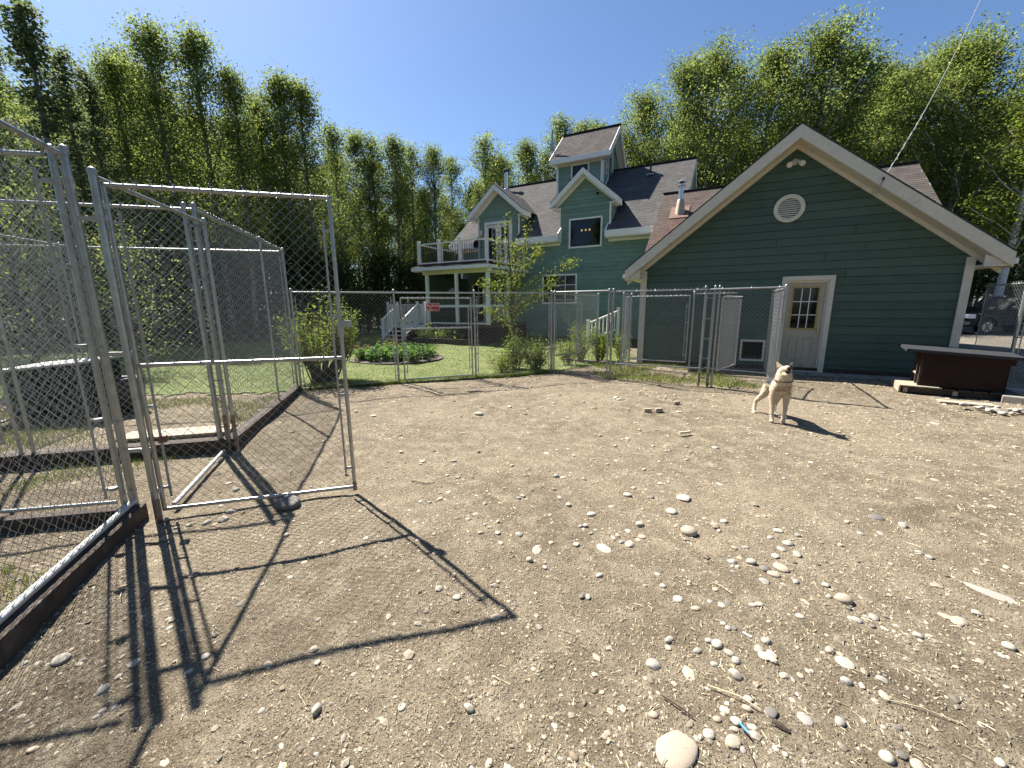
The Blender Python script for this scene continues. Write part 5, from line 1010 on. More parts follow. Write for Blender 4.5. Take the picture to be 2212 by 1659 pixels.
def plant(name, label, cat, x, y, H, R, nst, nleaf, leaf, lm, seed, group=None, base=.05, stem_r=.008, low=.15, clump=.09, lean=.55, up=.5, asp=.55, gmul=1.0, z0=0.0):
    rg = np.random.default_rng(seed); rr = random.Random(seed); t = thing(name, (x, y, z0), label, cat, group); mb = MB(); pts = []
    for i in range(nst):
        th = rr.uniform(0, 6.28); rad = R*math.sqrt(rr.random())*lean*1.6; h = H*rr.uniform(.55, 1)*(1-.25*(rad/max(R, .01))**2)
        p = Vector((x+math.cos(th)*base*rr.random(), y+math.sin(th)*base*rr.random(), z0-.02)); q = Vector((x+math.cos(th)*rad, y+math.sin(th)*rad, z0+h)); m_ = (p+q)/2+Vector((math.cos(th), math.sin(th), 0))*rad*.18*rr.uniform(-.3, 1)
        m_.x += rr.uniform(-.05, .05); pl = [p, (p+m_)/2, m_, (m_+q)/2, q]; mb.tube(pl, [stem_r*(1-.17*k) for k in range(5)], 5, caps=False)
        for k in range(14):
            s = low+(1-low)*k/13; f = s*4; j = min(int(f), 3); c = pl[j]*(1-(f-j))+pl[j+1]*(f-j); pts.append(tuple(c))
    mb.build('stem', 'stem', t, smooth=True)
    pts = np.array(pts); P = pts[rg.integers(0, len(pts), nleaf)]+rg.normal(0, clump, (nleaf, 3)); P = P[P[:, 2] > z0+.03]
    V, F, T = leaf_quads(P, leaf, rg, up=up, asp=asp); npmesh('foliage', V, F, lm, t, attr=T*gmul, attrname='tint'); return t
# big vase-shaped shrub
plant('large_shrub', 'large vase-shaped green shrub with a dark woody base behind the open gate', 'shrub', -4.12, 8.62, 1.98, .80, 46, 5200, .060, 'leafB', 1, base=.30, stem_r=.016, low=.42, clump=.085, lean=.62)
st_ = thing('stump', (-4.1, 8.6, 0), 'dark woody stump clump at the foot of the large shrub', 'stump'); mb = MB()
for k in range(16):
    th = k*.9; r0 = .08+.10*random.random(); mb.tube([(-4.12+r0*math.cos(th)*.6, 8.62+r0*math.sin(th)*.6, -.03), (-4.12+r0*math.cos(th)*1.6, 8.62+r0*math.sin(th)*1.6, .28), (-4.12+r0*math.cos(th)*2.6, 8.62+r0*math.sin(th)*2.6, .5)], [.07, .05, .02], 7)
mb.build('stump', 'stem', st_, smooth=True)
# young tree by the fence
yt = thing('young_tree', (0.02, 10.76, 0), 'slender young tree with sparse bright leaves in front of the balcony', 'tree'); rr = random.Random(9); mb = MB(); pts = []
tk = [(0.02, 10.76, -.03), (.03, 10.75, .8), (-.01, 10.77, 1.5), (.0, 10.76, 2.2), (-.05, 10.78, 3.0), (-.10, 10.8, 3.98)]; mb.tube(tk, [.035, .03, .026, .02, .014, .005], 8); 
brs = [((.0, 10.76, 1.45), (.55, 10.7, 2.2), (1.35, 10.65, 2.62), (1.68, 10.6, 2.68)), ((.0, 10.76, 1.3), (.4, 10.8, 1.75), (.9, 10.85, 2.05), (1.2, 10.9, 2.3)), ((0, 10.76, 1.6), (.2, 10.7, 2.5), (.35, 10.6, 3.1), (.42, 10.55, 3.55)), ((0, 10.76, 1.5), (-.25, 10.8, 2.2), (-.35, 10.9, 2.9), (-.30, 10.9, 3.6)),
       ((0, 10.76, 1.4), (-.3, 10.6, 1.8), (-.55, 10.5, 2.1), (-.7, 10.45, 2.2)), ((0, 10.76, 1.8), (.1, 11.1, 2.5), (.12, 11.3, 3.0), (.1, 11.4, 3.3)), ((0, 10.76, 1.2), (.25, 10.5, 1.6), (.6, 10.3, 1.8), (.8, 10.2, 1.85)), ((0, 10.76, 1.9), (.3, 10.8, 2.5), (.65, 10.8, 2.9), (.75, 10.8, 3.05)), ((0, 10.76, 1.1), (-.25, 10.7, 1.3), (-.5, 10.7, 1.45), (-.62, 10.7, 1.4))]
for b in brs: mb.tube(b, [.018, .013, .009, .004], 6, caps=False)
for b in brs+[tk[2:]]:
    for i in range(len(b)-1):
        for s in range(9): f = s/9; pts.append([b[i][j]*(1-f)+b[i+1][j]*f for j in range(3)])
mb.build('trunk', 'stem', yt, smooth=True); pts = np.array(pts); rg = np.random.default_rng(4)
P = pts[rg.integers(0, len(pts), 4200)]+rg.normal(0, .085, (4200, 3)); V, F, T = leaf_quads(P, .056, rg, asp=.65); npmesh('foliage', V, F, 'leafB', yt, attr=T*.9, attrname='tint')
# shrubs by the fence and in the kennel
for i, (x, y, H, R, nl, lab, nm) in enumerate([
    (.12, 10.05, 1.0, .42, 900, 'leafy green shrub at the foot of the young tree', 'green_shrub'), (.62, 9.85, .95, .42, 1000, 'bushy green shrub beside the first kennel post', 'green_shrub'), (-.25, 9.6, .62, .35, 420, 'sparse thin-stemmed shrub behind the fence, left of the leafy one', 'green_shrub'),
    (2.00, 11.6, 1.15, .45, 900, 'tall leafy plant inside the kennel side fence', 'green_shrub'), (2.55, 11.5, 1.05, .40, 800, 'second leafy plant further right by the kennel side fence', 'green_shrub'), (1.55, 10.9, .8, .32, 500, 'low leafy plant just behind the kennel side fence', 'green_shrub'),
    (3.15, 11.4, .9, .3, 400, 'leafy plant against the house corner behind the kennel', 'green_shrub')]):
    plant(nm, lab, 'shrub', x, y, H, R, 18, int(nl*2.4), .052, 'leafB', 30+i, 'shrubs by the back fence', base=.12, clump=.07, low=.25, gmul=1.0)
# round flower bed
bedc = Vector((-3.55, 12.35, 0)); k = 0
mb = MB(); mb.add([(bedc.x+1.42*math.cos(2*math.pi*q/40)*(1+.03*math.sin(5*q)), bedc.y+1.30*math.sin(2*math.pi*q/40), .045) for q in range(40)], [tuple(range(40))]); tag(mb.build('flower_bed_soil', 'stem'), kind='structure')
for q in range(34):
    th = q*2.39996; r_ = 1.18*math.sqrt((q+.5)/34); x, y = bedc.x+r_*math.cos(th), bedc.y+r_*.9*math.sin(th)
    plant('bed_plant', 'broad-leaved bright green plant in the round flower bed', 'plant', x, y, .42+.08*math.sin(q), .20, 7, 150, .115, 'leafD', 200+q, 'plants in the round flower bed', base=.08, clump=.055, low=.3, up=.9, asp=.6, stem_r=.006)
plant('bronze_shrub', 'small bronze and orange leaved shrub at the back of the round bed', 'shrub', -4.15, 13.7, .62, .42, 14, 620, .06, 'leafE', 61, clump=.08, base=.15)
plant('yellow_flower_clump', 'clump of plants with yellow-orange tips behind the large shrub', 'plant', -4.5, 12.2, .6, .3, 9, 260, .06, 'leafE', 62, clump=.06)
# plants along the porch in a raised bed
RB0, RB1 = W3(-10.1, 2.15), W3(-7.0, 2.15)
t = thing('raised_bed', tuple(RB0), 'dark timber-edged raised bed along the front of the porch', 'raised bed'); MB().beam(RB0+Vector((0, 0, .12)), RB1+Vector((0, 0, .12)), .10, .26).build('timber', 'timber', t)
MB().prism([W3(-10.1, 2.2, .02), W3(-7.0, 2.2, .02), W3(-7.0, 2.95, .02), W3(-10.1, 2.95, .02)], (0, 0, .18)).build('soil', 'stem', t)
for q in range(10):
    p = W3(-10.0+.24*q, 2.55+.15*math.sin(q*2), 0); plant('porch_plant', ['tallest leafy plant in the raised bed by the porch', 'leafy plant beside the porch in the raised bed'][q != 6], 'plant', p.x, p.y, .55+.2*math.sin(q*1.3), .28, 8, 210, .09, 'leafA', 300+q, 'plants in the raised porch bed', clump=.07, base=.1, z0=.15, up=.8)
# small white stair rail at the house corner behind the kennel
wr = thing('side_steps_rail', tuple(W3(-2.6, 4.7)), 'small white stair railing by the house wall, seen through the kennel mesh', 'railing')
a_, b_ = W3(-2.9, 4.6), W3(-1.9, 5.6)
for p, h in ((a_, .95), (b_, 1.45)): MB().box((p.x, p.y, h/2), (.12, .12, h), HA).build('post', 'white', wr); MB().box((p.x, p.y, h+.03), (.16, .16, .05), HA).build('post_cap', 'white', wr)
MB().beam((a_.x, a_.y, .85), (b_.x, b_.y, 1.35), .06, .07).build('hand_rail', 'white', wr); MB().beam((a_.x, a_.y, .15), (b_.x, b_.y, .60), .05, .06).build('bottom_rail', 'white', wr)
for k in range(1, 8): p = a_.lerp(b_, k/8); z = .5*k/8; MB().b2((p.x-.018, p.y-.018, .15+z*.9), (p.x+.018, p.y+.018, .85+z)).build('picket', 'white', wr)
pw = thing('garden_fence', (-10.8, 13, 0), 'low dark wire border at the far edge of the lawn', 'fence')
for k in range(6): MB().cyl((-11.4+.75*k, 22.3+.2*k, .3), .02, .7, 6).build('stake', 'stem', pw)
MB().tube([(-11.4+.75*k, 22.3+.2*k, .55) for k in range(6)], .01, 5).build('wire', 'wire', pw)

# ------------------------------------------------------------------ grass
def blades(x, y, h, w_, seed, name, label_kind='stuff', tonemul=1.0, z=None):
    rg = np.random.default_rng(seed); n = len(x); th = rg.uniform(0, 6.28, n); ln = rg.normal(0, .35, (n, 2))*h[:, None]; z = hgt(x, y)+.01 if z is None else z
    dx, dy = np.cos(th)*w_/2, np.sin(th)*w_/2
    V = np.stack([np.stack([x-dx, y-dy, z-.005], -1), np.stack([x+dx, y+dy, z-.005], -1), np.stack([x+ln[:, 0], y+ln[:, 1], z+h], -1)], 1).reshape(-1, 3); F = np.arange(3*n).reshape(-1, 3)
    t = rg.uniform(.65, 1.35, n)*tonemul; dry = rg.random(n) < .16; T = np.stack([t*np.where(dry, 2.1, 1.05), t*np.where(dry, 1.35, 1), t*np.where(dry, 1.9, .8)], 1).repeat(3, 0)
    o = npmesh(name, V, F, 'grass', kind='stuff', attr=T, attrname='tint'); return o
rg = np.random.default_rng(77); X = rg.uniform(-14, 4, 260000); Y = rg.uniform(7, 22, 260000)
keep = lawn_in(X, Y) & (rg.random(len(X)) < np.clip((9.5/np.maximum(Y, 5))**2, .08, 1)) & (((X-bedc.x)/1.35)**2+((Y-bedc.y)/1.2)**2 > 1)
X, Y = X[keep], Y[keep]; tag(blades(X, Y, rg.uniform(.02, .05, len(X)), .010+.0012*(Y-7), 1, 'lawn_grass'), kind='stuff')
def patch(n, x0, x1, y0, y1, thr, seed, fn=None):
    rg = np.random.default_rng(seed); x = rg.uniform(x0, x1, n); y = rg.uniform(y0, y1, n); m = np.sin(2.1*x+1.3*y+seed)*np.sin(1.7*y-1.1*x+2)+.35*np.sin(6*x)*np.sin(5*y); k = m > thr
    if fn is not None: k &= fn(x, y)
    return x[k], y[k], rg
def kennel_in(x, y):
    e = np.interp(x, [.9, P4[0], P5[0], 5.2, 6.0], [9.6, P4[1]-.08, P5[1]-.08, 7.3, 9.3]); b = np.interp(x, [.9, 3.6, 6], [12.2, 11.2, 9.9]); return (y > e) & (y < b) & (x < 4.9)
x, y, rg = patch(26000, .9, 5.2, 7.3, 12.2, -.45, 3, lambda a, b: kennel_in(a, b) & (a > 2.0)); tag(blades(x, y, rg.uniform(.025, .07, len(x)), .012, 2, 'kennel_grass'), kind='stuff')
def pen_in(x, y): return (x < np.interp(y, [-1, 2.9, 4.4, 7.6], [-1.6, -3.1, -3.45, -4.3])) & (y < np.interp(x, [-12, -4.2], [5.7, 7.5]))
x, y, rg = patch(60000, -9, -2, 1.2, 7.6, .12, 5, pen_in); tag(blades(x, y, rg.uniform(.02, .06, len(x)), .008, 3, 'pen_grass', tonemul=.9), kind='stuff')
x = np.concatenate([np.random.default_rng(8).normal(a, .12, 700)+0 for a in np.linspace(-3.9, .7, 14)]); t_ = np.clip((x-P0[0])/(P3[0]-P0[0]), 0, 1); rg = np.random.default_rng(9)
y = np.interp(x, [P0[0], P1[0], P2[0], P3[0]], [P0[1], P1[1], P2[1], P3[1]])+np.abs(rg.normal(0, .12, len(x)))-.05; tag(blades(x, y, rg.uniform(.03, .11, len(x)), .009, 4, 'fence_line_grass'), kind='stuff')
x, y, rg = patch(16000, -12, 6, 18, 28, -.2, 12, lambda a, b: ~lawn_in(a, b)); x2, y2, _ = patch(22000, -26, -10, 13, 26, -.3, 13, lambda a, b: ~lawn_in(a, b))
x, y = np.concatenate([x, x2]), np.concatenate([y, y2]); k = (y > np.interp(x, [-26, -14.5, -10, -8.4, -2, 8], [14, 17.6, 21.0, 23.5, 24.5, 24.5])); x, y = x[k], y[k]
rg = np.random.default_rng(10); P = np.stack([x, y, rg.uniform(.03, .7, len(x))], -1); V, F, T = leaf_quads(P, .13, rg); npmesh('undergrowth', V, F, 'leafC', kind='stuff', attr=T, attrname='tint')

# ------------------------------------------------------------------ gravel and stones
def ico(sub, seed=0, amp=.0, flat=1):
    bm = bmesh.new(); bmesh.ops.create_icosphere(bm, subdivisions=sub, radius=.5); v = np.array([p.co[:] for p in bm.verts]); f = np.array([[q.index for q in p.verts] for p in bm.faces]); bm.free()
    if amp:
        r = np.random.default_rng(seed); 
        for _ in range(6): d = r.normal(size=3); d /= np.linalg.norm(d); v *= (1+amp*r.uniform(-1, 1)*np.tanh(2*(v@d))[:, None])
        for _ in range(3): d = r.normal(size=3); d /= np.linalg.norm(d); c = .36; s_ = v@d; v -= np.clip(s_-c, 0, 1)[:, None]*d*.8
    return v, f
def scatter(n, name, smin, seed, sub, m='pebble', rmax=13.5, xr=None, r0=.7, sig=.42):
    rg = np.random.default_rng(seed); r = rg.uniform(r0, rmax, n); th = np.radians(rg.uniform(-64, 62, n)); x = r*np.sin(th); y = r*np.cos(th)
    k = ~lawn_in(x, y) & ~((x > 3.7) & (y > 11.1-(x-3.6)*.52)) & (y < 12) & (y > .35); x, y, r = x[k], y[k], r[k]
    q = np.sin(.9*x+1.7*y)*np.sin(1.9*x-.8*y+2)+.5*np.sin(3.7*x+2)*np.sin(4.3*y); k = rg.random(len(x)) < .55+.4*q; x, y, r = x[k], y[k], r[k]
    n = len(x); s = (smin+.0016*r)*rg.lognormal(0, sig, n); tv = [ico(sub, sd, .22) for sd in range(5)]; V = []; F = []; T = []; b = 0
    for j, (v, f) in enumerate(tv):
        idx = np.arange(j, n, 5); m_ = len(idx); a = rg.uniform(0, 6.28, m_); sc = np.stack([s[idx]*rg.uniform(.9, 1.5, m_), s[idx]*rg.uniform(.7, 1.1, m_), s[idx]*rg.uniform(.3, .6, m_)], 1)
        vv = v[None]*sc[:, None]; ca, sa = np.cos(a)[:, None], np.sin(a)[:, None]; X = vv[..., 0]*ca-vv[..., 1]*sa+x[idx][:, None]; Y_ = vv[..., 0]*sa+vv[..., 1]*ca+y[idx][:, None]; Z = vv[..., 2]+(hgt(x[idx], y[idx])+sc[:, 2]*rg.uniform(-.2, .2, m_))[:, None]
        V.append(np.stack([X, Y_, Z], -1).reshape(-1, 3)); F.append((f[None]+(np.arange(m_)*len(v))[:, None, None]+b).reshape(-1, 3)); b += m_*len(v)
        t = rg.uniform(.40, 1.35, m_)*np.where(rg.random(m_) < .09, 1.4, 1); w1 = rg.uniform(.92, 1.08, m_); T.append(np.stack([t*w1, t, t/w1], 1).repeat(len(v), 0))
    return npmesh(name, np.concatenate(V), np.concatenate(F), m, smooth=sub > 1, kind='stuff', attr=np.concatenate(T))
scatter(42000, 'fine_gravel', .0055, 41, 1, sig=.35)
scatter(21000, 'gravel', .0100, 42, 1, sig=.5)
scatter(900, 'loose_pebbles', .016, 43, 2, rmax=9, sig=.35)
# dry straw and chips
rg = np.random.default_rng(51); n = 34000; r = rg.uniform(.7, 11, n); th = np.radians(rg.uniform(-60, 60, n)); x = r*np.sin(th); y = r*np.cos(th); k = ~lawn_in(x, y) & (y > .35) & ~((x > 3.7) & (y > 11-(x-3.6)*.52)); x, y, r = x[k], y[k], r[k]; n = len(x)
L = rg.lognormal(math.log(.010), .6, n)+.0004*r; a = rg.uniform(0, 3.14, n); wd = .0011+.00022*r; z = hgt(x, y)+.004; tl = rg.uniform(-.25, .25, n)*L
dx, dy = np.cos(a)*L/2, np.sin(a)*L/2; px, py = -np.sin(a)*wd, np.cos(a)*wd
V = np.stack([np.stack([x-dx-px, y-dy-py, z-tl], -1), np.stack([x+dx-px, y+dy-py, z+tl+.003], -1), np.stack([x+dx+px, y+dy+py, z+tl+.003], -1), np.stack([x-dx+px, y-dy+py, z-tl], -1), np.stack([x, y, z+.004+0*x], -1)], 1).reshape(-1, 3)
b = np.arange(n)[:, None]*5; F = np.concatenate([b+np.array([[0, 1, 4]]), b+np.array([[1, 2, 4]]), b+np.array([[2, 3, 4]]), b+np.array([[3, 0, 4]])])
npmesh('straw_litter', V, F, 'straw', kind='stuff', attr=(rg.uniform(.35, 1.4, n)).repeat(5))
STM = {}
for mk, key in (('A', 'stoneA'), ('B', 'stoneB'), ('C', 'stoneC'), ('D', 'stoneD')):
    for j in range(3):
        v, f = ico(3, ord(mk)+j*7, .20); o = npmesh('stone', v, f, key, smooth=True); STM[mk, j] = o.data; bpy.data.objects.remove(o)
KN = {'A': 'grey', 'B': 'pale speckled', 'C': 'tan', 'D': 'dark'}
SPECIAL = {61: ('largest stone, a broad tan flattened boulder at the bottom of the picture', .36, (1.0, 1.25)), 62: ('rounded tan stone among the pale cobbles right of the largest boulder', .6, None), 63: ('smooth dark grey oval stone touching a scrap of brown wood', .5, None), 64: ('flat light grey stone with a pointed end, right of the dark oval one', .25, None), 65: ('pale speckled round stone standing alone near the bottom centre', .8, None),
 87: ('smooth tan oval stone alone in the lower right', .35, None), 88: ('pale triangular stone lying flat in the lower right', .3, None), 91: ('whitish angular stone casting a shadow at the bottom right', .8, None), 92: ('small dark stone right of the whitish angular one', .6, None), 93: ('tan flat stone cut by the bottom edge at the right', .35, None), 96: ('yellowish pointed flat stone at the right, below the long slab', .35, None), 97: ('long narrow grey slab half buried at the right edge', .10, (1.0, .26)),
 0: ('large pale domed stone in the middle right of the yard', .4, None), 3: ('broad flat tan stone at the centre of the yard', .22, None), 4: ('broad speckled flat stone right of the centre', .22, None), 9: ('round pale stone below the broad flat tan one', .85, None), 8: ('grey split stone left of the yard centre', .6, None)}
for i, (x, y, s, k) in enumerate(STONES):
    me = STM[k, i % 3]; sp = SPECIAL.get(i); fl_ = sp[1] if sp else random.uniform(.3, .75); asp_ = sp[2] if sp and sp[2] else (1, random.uniform(.6, .9)); o = bpy.data.objects.new('stone', me); C.objects.link(o)
    o.scale = (s*asp_[0], s*asp_[1]*1.15, s*fl_*.85); o.rotation_euler = (0, 0, random.uniform(0, 3.14) if i != 97 else math.radians(-58)); o.location = (x, y, float(hgt(x, y))+s*fl_*(.10 if fl_ > .4 else .02))
    tag(o, sp[0] if sp else 'loose %s stone lying among many like it on the gravel yard' % KN[k], 'stone', 'loose stones on the yard')
rr = random.Random(3)
for i in range(95):
    r = rr.uniform(1.2, 9); th = math.radians(rr.uniform(-35, 45)); x, y = r*math.sin(th), r*math.cos(th)
    if lawn_in(np.array([x]), np.array([y]))[0] or (x < -2.5 and y < 8) or (x > 3.7 and y > 10.8-(x-3.6)*.52): continue
    k = rr.choice('AABBC'); o = bpy.data.objects.new('stone', STM[k, i % 3]); C.objects.link(o); s = rr.uniform(.028, .05)+.003*r; fl_ = rr.uniform(.3, .7)
    o.scale = (s, s*rr.uniform(.6, .95), s*fl_); o.rotation_euler = (0, 0, rr.uniform(0, 3.14)); o.location = (x, y, float(hgt(x, y))+s*fl_*.15); tag(o, 'loose %s stone lying among many like it on the gravel yard' % KN[k], 'stone', 'loose stones on the yard')
for i in range(17):
    x, y = 6.95+.55*(i % 6)/3*.62+rr.uniform(-.05, .05), 5.95-.42*(i % 6)/5*.6-.17*(i//6)+rr.uniform(-.04, .04); s = rr.uniform(.09, .15)
    o = bpy.data.objects.new('stone', STM[rr.choice('AAD'), i % 3]); C.objects.link(o); o.scale = (s, s*.75, s*.5); o.rotation_euler = (0, 0, rr.uniform(0, 3.14)); o.location = (x, y, .03+.03*(i % 3 == 0)); tag(o, 'rounded stone in the heap beside the concrete block at the right', 'stone', 'stones heaped by the concrete block')
# chewed bits, sticks, plastic
t = thing('chew_bone', (2.164, 4.81, 0), 'chewed bone lying in the middle of the yard', 'bone'); MB().tube([(2.09, 4.79, .018), (2.12, 4.80, .02), (2.20, 4.82, .02), (2.24, 4.835, .02)], [.022, .016, .016, .022], 10).build('bone', 'bonewhite', t, smooth=True)
for i, (x, y, lab) in enumerate([(2.07, 5.90, 'left of two small pale wood blocks lying near the kennel'), (2.24, 5.91, 'right of two small pale wood blocks lying near the kennel'), (2.69, 6.35, 'pale wood chunk lying behind the pair of small blocks')]):
    o = MB().box((x, y, .025), (.11, .05, .05), .3*i-.2).build('wood_block', 'board', None, bevel=.008); tag(o, lab, 'wood block')
o = MB().tube([(1.00, 1.27, .008), (1.02, 1.25, .01), (1.04, 1.23, .006)], [.010, .014, .007], 8).build('wood_scrap', 'timber', None, smooth=True); tag(o, 'scrap of brown wood touching the smooth dark oval stone', 'wood scrap')
o = MB().box((.865, 1.23, .03), (.007, .042, .004), .3).build('plastic_strip', 'blueplastic'); tag(o, 'blue plastic strip among the cobbles by the largest boulder', 'plastic strip')
o = MB().box((1.14, 1.68, .012), (.012, .04, .006), .7).build('plastic_clip', 'lidpale'); tag(o, 'pale plastic clip lying by the cobble cluster', 'plastic clip')
def stick(pts, r, m, lab, nm='stick'): o = MB().tube([(x, y, float(hgt(x, y))+z) for x, y, z in pts], r, 5).build(nm, m, None, smooth=True); tag(o, lab, 'twig')
stick([(.61, 1.37, .012), (.67, 1.31, .016), (.70, 1.28, .01)], .0035, 'stem', 'short dark twig left of the speckled cobbles at the bottom')
stick([(1.16, 2.06, .01), (1.19, 2.02, .012), (1.22, 1.96, .01)], .0022, 'straw', 'thin straw stalk pointing down above the cobble cluster', 'straw_stalk')
stick([(1.52, 1.36, .008), (1.64, 1.33, .012), (1.74, 1.27, .008)], .0020, 'straw', 'long curved straw stalk in the lower right', 'straw_stalk')
stick([(.82, 1.42, .012), (.92, 1.36, .02), (.98, 1.31, .012)], .0030, 'straw', 'bent straw stalk crossing the cobbles above the blue strip', 'straw_stalk')
stick([(.85, 1.20, .01), (.84, 1.14, .014), (.83, 1.08, .01)], .0032, 'stem', 'brown twig standing out below the rounded tan stone')
stick([(-.95, 3.5, .01), (-.8, 3.45, .012), (-.72, 3.46, .01)], .004, 'stem', 'short twig on the dirt beside the big gate')

# ------------------------------------------------------------------ the dog
def build_dog():
    F0 = Vector((3.63, 5.27, 0)); B0 = Vector((3.80, 5.72, 0)); fwd_ = (F0-B0).normalized(); lf = Vector((-fwd_.y, fwd_.x, 0))  # lf = the dog's own left
    ctr = Vector((3.66, 5.42, 0)); root = thing('dog', tuple(ctr), 'tan and cream dog with a dark saddle, standing with its head raised', 'dog')
    def W(f, s, z): p = F0+fwd_*f+lf*s; return (p.x-ctr.x, p.y-ctr.y, z)
    vs = []; rs = []; es = []
    def v(p, r, prev=None):
        vs.append(p); rs.append(r if isinstance(r, tuple) else (r, r)); i = len(vs)-1
        if prev is not None: es.append((prev, i))
        return i
    hip = v(W(-.42, 0, .500), (.092, .095)); b1 = v(W(-.30, 0, .500), (.088, .098), hip); b2_ = v(W(-.16, 0, .495), (.105, .118), b1); ch = v(W(-.03, 0, .485), (.130, .130), b2_)
    ns = v(W(.045, 0, .555), (.120, .110), ch); nk = v(W(.065, 0, .640), (.112, .100), ns)
    hd = v(W(.060, 0, .745), (.092, .084), nk)
    sn = v(W(.135, 0, .768), (.054, .046), hd); sn2 = v(W(.200, 0, .782), (.037, .030), sn); sn3 = v(W(.230, 0, .788), (.026, .022), sn2)
    tl = v(W(-.50, 0, .44), .038, hip); t2 = v(W(-.55, .01, .34), .034, tl); t3 = v(W(-.56, .02, .22), .026, t2); v(W(-.55, .03, .14), .010, t3)
    for s, fx, fs in ((1, .0, .065), (-1, .01, -.070)):
        a = v(W(.0, s*.075, .42), .058, ch); b = v(W(-.02, s*.078, .31), .040, a); c = v(W(.0, s*.075, .19), .026, b); d = v(W(.0+fx, fs, .07), .023, c); e = v(W(.015+fx, fs, .028), .030, d); v(W(.05+fx, fs, .018), .022, e)
    for s, sx, fx in ((1, .05, -.42), (-1, -.20, -.44)):
        # the right hind leg is set wide, the left one tucked in
        a = v(W(-.42, s*.065, .40), (.062, .080), hip); b = v(W(-.37, s*.08 if s > 0 else -.12, .30), .050, a); c = v(W(fx-.06, sx*.92 if s < 0 else sx+.02, .17), .024, b); d = v(W(fx, sx, .045), .021, c); e = v(W(fx+.025, sx, .024), .026, d); v(W(fx+.06, sx, .016), .019, e)
    me = bpy.data.meshes.new('body'); me.from_pydata([tuple(p) for p in vs], es, []); o = bpy.data.objects.new('body', me); C.objects.link(o); o.parent = root
    sk = o.modifiers.new('skin', 'SKIN'); sk.use_smooth_shade = True
    lay = me.skin_vertices[0].data
    for i, r in enumerate(rs): lay[i].radius = (r[0]*.92, r[1]*.94)
    lay[0].use_root = True
    ss = o.modifiers.new('smooth', 'SUBSURF'); ss.levels = ss.render_levels = 3
    tx = bpy.data.textures.new('fur_clump', 'CLOUDS'); tx.noise_scale = .018; dm = o.modifiers.new('fur', 'DISPLACE'); dm.texture = tx; dm.strength = .006; dm.mid_level = .5
    # coat: cream legs and face, tan flanks, dark saddle and collar ruff
    m = bpy.data.materials.new('dog_coat'); m.use_nodes = True; N = m.node_tree.nodes; L = m.node_tree.links; B = N['Principled BSDF']; B.inputs['Roughness'].default_value = .9; B.inputs['Specular IOR Level'].default_value = .15
    B.inputs['Specular IOR Level'].default_value = .05
    tc = N.new('ShaderNodeTexCoord'); nz = N.new('ShaderNodeTexNoise'); nz.inputs['Scale'].default_value = 22; nz.inputs['Detail'].default_value = 6; L.new(tc.outputs['Object'], nz.inputs['Vector'])
    def dot(vec, off_):
        d = N.new('ShaderNodeVectorMath'); d.operation = 'DOT_PRODUCT'; L.new(tc.outputs['Object'], d.inputs[0]); d.inputs[1].default_value = vec
        a = N.new('ShaderNodeMath'); a.operation = 'ADD'; L.new(d.outputs['Value'], a.inputs[0]); a.inputs[1].default_value = off_
        k = N.new('ShaderNodeMath'); k.operation = 'MULTIPLY_ADD'; L.new(nz.outputs[0], k.inputs[0]); k.inputs[1].default_value = .10; L.new(a.outputs[0], k.inputs[2]); return k.outputs[0]
    def step(s, lo, hi): r = N.new('ShaderNodeMapRange'); r.interpolation_type = 'SMOOTHSTEP'; r.inputs[1].default_value = lo; r.inputs[2].default_value = hi; L.new(s, r.inputs[0]); return r.outputs[0]
    def mul(a, b): k = N.new('ShaderNodeMath'); k.operation = 'MULTIPLY'; L.new(a, k.inputs[0]); L.new(b, k.inputs[1]); return k.outputs[0]
    def mix(f, a, b):
        x = N.new('ShaderNodeMix'); x.data_type = 'RGBA'; L.new(f, x.inputs[0])
        for k, q in ((6, a), (7, b)):
            if isinstance(q, tuple): x.inputs[k].default_value = (*q, 1)
            else: L.new(q, x.inputs[k])
        return x.outputs[2]
    off0 = (ctr-F0).dot(fwd_); f = dot(tuple(fwd_), off0); z = dot((0, 0, 1), 0)
    nz2 = N.new('ShaderNodeTexNoise'); nz2.inputs['Scale'].default_value = 70; nz2.inputs['Detail'].default_value = 5; L.new(tc.outputs['Object'], nz2.inputs['Vector'])
    base = mix(step(nz2.outputs[0], .35, .65), (.62, .53, .40), (.48, .39, .27)); base = mix(step(z, .26, .16), base, (.62, .52, .40))
    sad = mul(step(z, .50, .545), step(f, .02, -.05)); base = mix(sad, base, (.055, .055, .062))
    ruff = mul(mul(step(z, .47, .52), step(z, .60, .56)), step(f, .10, .14)); base = mix(mul(ruff, step(nz2.outputs[0], .3, .6)), base, (.24, .15, .09))
    L.new(base, B.inputs['Base Color']); me.materials.append(m)
    nb = N.new('ShaderNodeBump'); nb.inputs['Strength'].default_value = .8; nb.inputs['Distance'].default_value = .006; L.new(nz2.outputs[0], nb.inputs['Height']); L.new(nb.outputs[0], B.inputs['Normal'])
    M['coat2'] = mat('ear_fur', (.44, .34, .24), rough=.9); M['nose'] = mat('dog_nose', (.012, .011, .011), rough=.35); M['collar'] = mat('collar_leather', (.05, .02, .015), rough=.6)
    c = Vector(ctr)
    def WW(f, s, z): return tuple(F0+fwd_*f+lf*s+Vector((0, 0, z)))
    for s in (-1, 1):
        a, b, c_, tp_ = WW(.060, s*.028, .795), WW(.035, s*.086, .755), WW(-.025, s*.055, .770), WW(.005, s*.098, .850)
        MB().add([a, b, c_, tp_], [(0, 1, 3), (1, 2, 3), (2, 0, 3), (2, 1, 0)]).build('ear', 'coat2', root, bevel=.004)
        MB().tube([WW(.140, s*.022, .818), WW(.146, s*.036, .812), WW(.132, s*.054, .802)], [.006, .012, .006], 8).build('eye', 'nose', root, smooth=True)
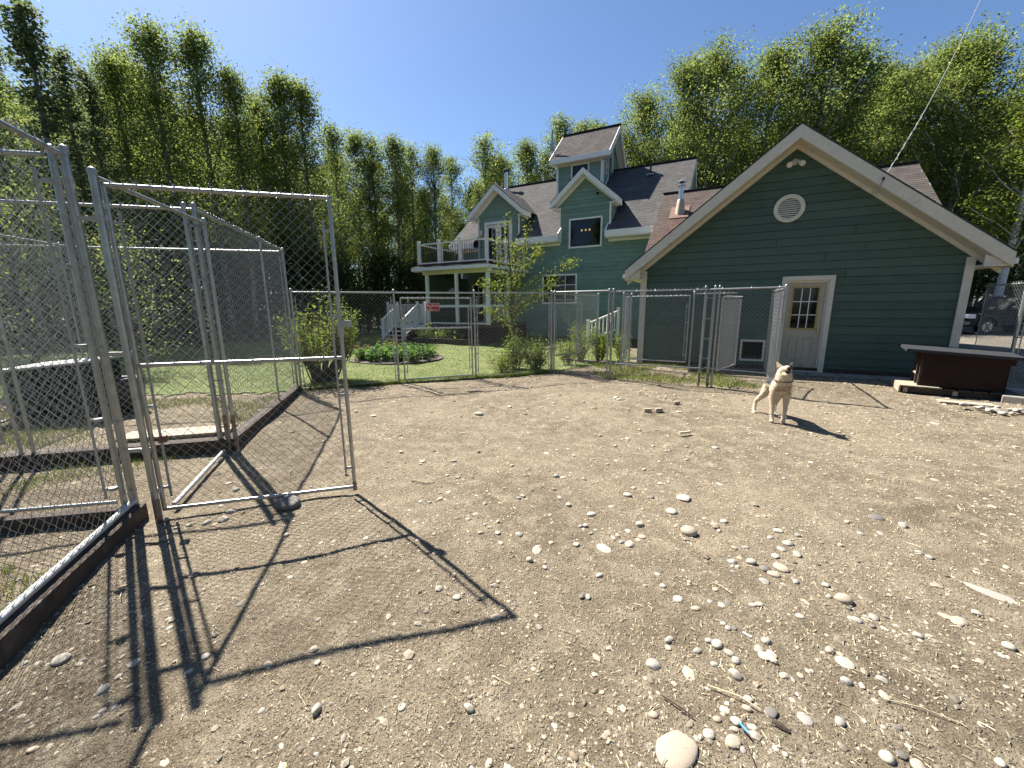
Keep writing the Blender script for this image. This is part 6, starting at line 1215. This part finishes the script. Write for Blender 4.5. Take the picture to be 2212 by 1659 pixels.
    MB().tube([WW(.240, 0, .796), WW(.268, 0, .798), WW(.284, 0, .796)], [.020, .029, .018], 12).build('nose', 'nose', root, smooth=True)
    MB().tube([WW(.262, 0, .765), WW(.245, 0, .744), WW(.195, 0, .730)], [.012, .027, .030], 10).build('mouth', 'nose', root, smooth=True)
    MB().tube([WW(.240, 0, .712), WW(.19, 0, .700), WW(.12, 0, .695)], [.014, .028, .048], 10).build('lower_jaw', m, root, smooth=True)
    n = 20; mb = MB(); ring_ = []
    for k in range(n+1):
        th = 2*math.pi*k/n; p = Vector(WW(.058, 0, .600))+lf*math.cos(th)*.107+(fwd_*.95+Vector((0, 0, -.10)))*math.sin(th)*.104; ring_.append(tuple(p))
    MB().tube(ring_, .007, 6, caps=False).build('collar', 'collar', root, smooth=True)
    # short coat: blades of fur grown from the surface, lying back and down
    dg = bpy.context.evaluated_depsgraph_get(); ev = o.evaluated_get(dg); em = ev.to_mesh(); nv = len(em.vertices)
    co = np.zeros(nv*3); no = np.zeros(nv*3); em.vertices.foreach_get('co', co); em.vertex_normals.foreach_get('vector', no); co = co.reshape(-1, 3); no = no.reshape(-1, 3); ev.to_mesh_clear()
    rg = np.random.default_rng(2); idx = rg.integers(0, nv, 26000); P = co[idx]+rg.normal(0, .003, (26000, 3)); Nn = no[idx]
    zz = P[:, 2]; ln = np.interp(zz, [0, .12, .35, .5, .66, .72, .80, .9], [.004, .007, .014, .022, .024, .014, .008, .006])*rg.uniform(.6, 1.3, len(P))
    back = -np.array(fwd_)*.55+np.array([0, 0, -1.0]); tg = back-Nn*(Nn@back)[:, None]; tg /= np.linalg.norm(tg, axis=1)[:, None]+1e-6; dr = tg+Nn*.55+rg.normal(0, .18, P.shape); dr /= np.linalg.norm(dr, axis=1)[:, None]
    sd2 = np.cross(dr, Nn); sd2 /= np.linalg.norm(sd2, axis=1)[:, None]+1e-6; w2 = (.0016+0*zz)[:, None]
    V = np.stack([P-sd2*w2, P+sd2*w2, P+dr*ln[:, None]], 1).reshape(-1, 3)+np.array(ctr); F = np.arange(len(V)).reshape(-1, 3)
    npmesh('fur', V, F, None, root, kind='stuff').data.materials.append(m)
    return root
build_dog()
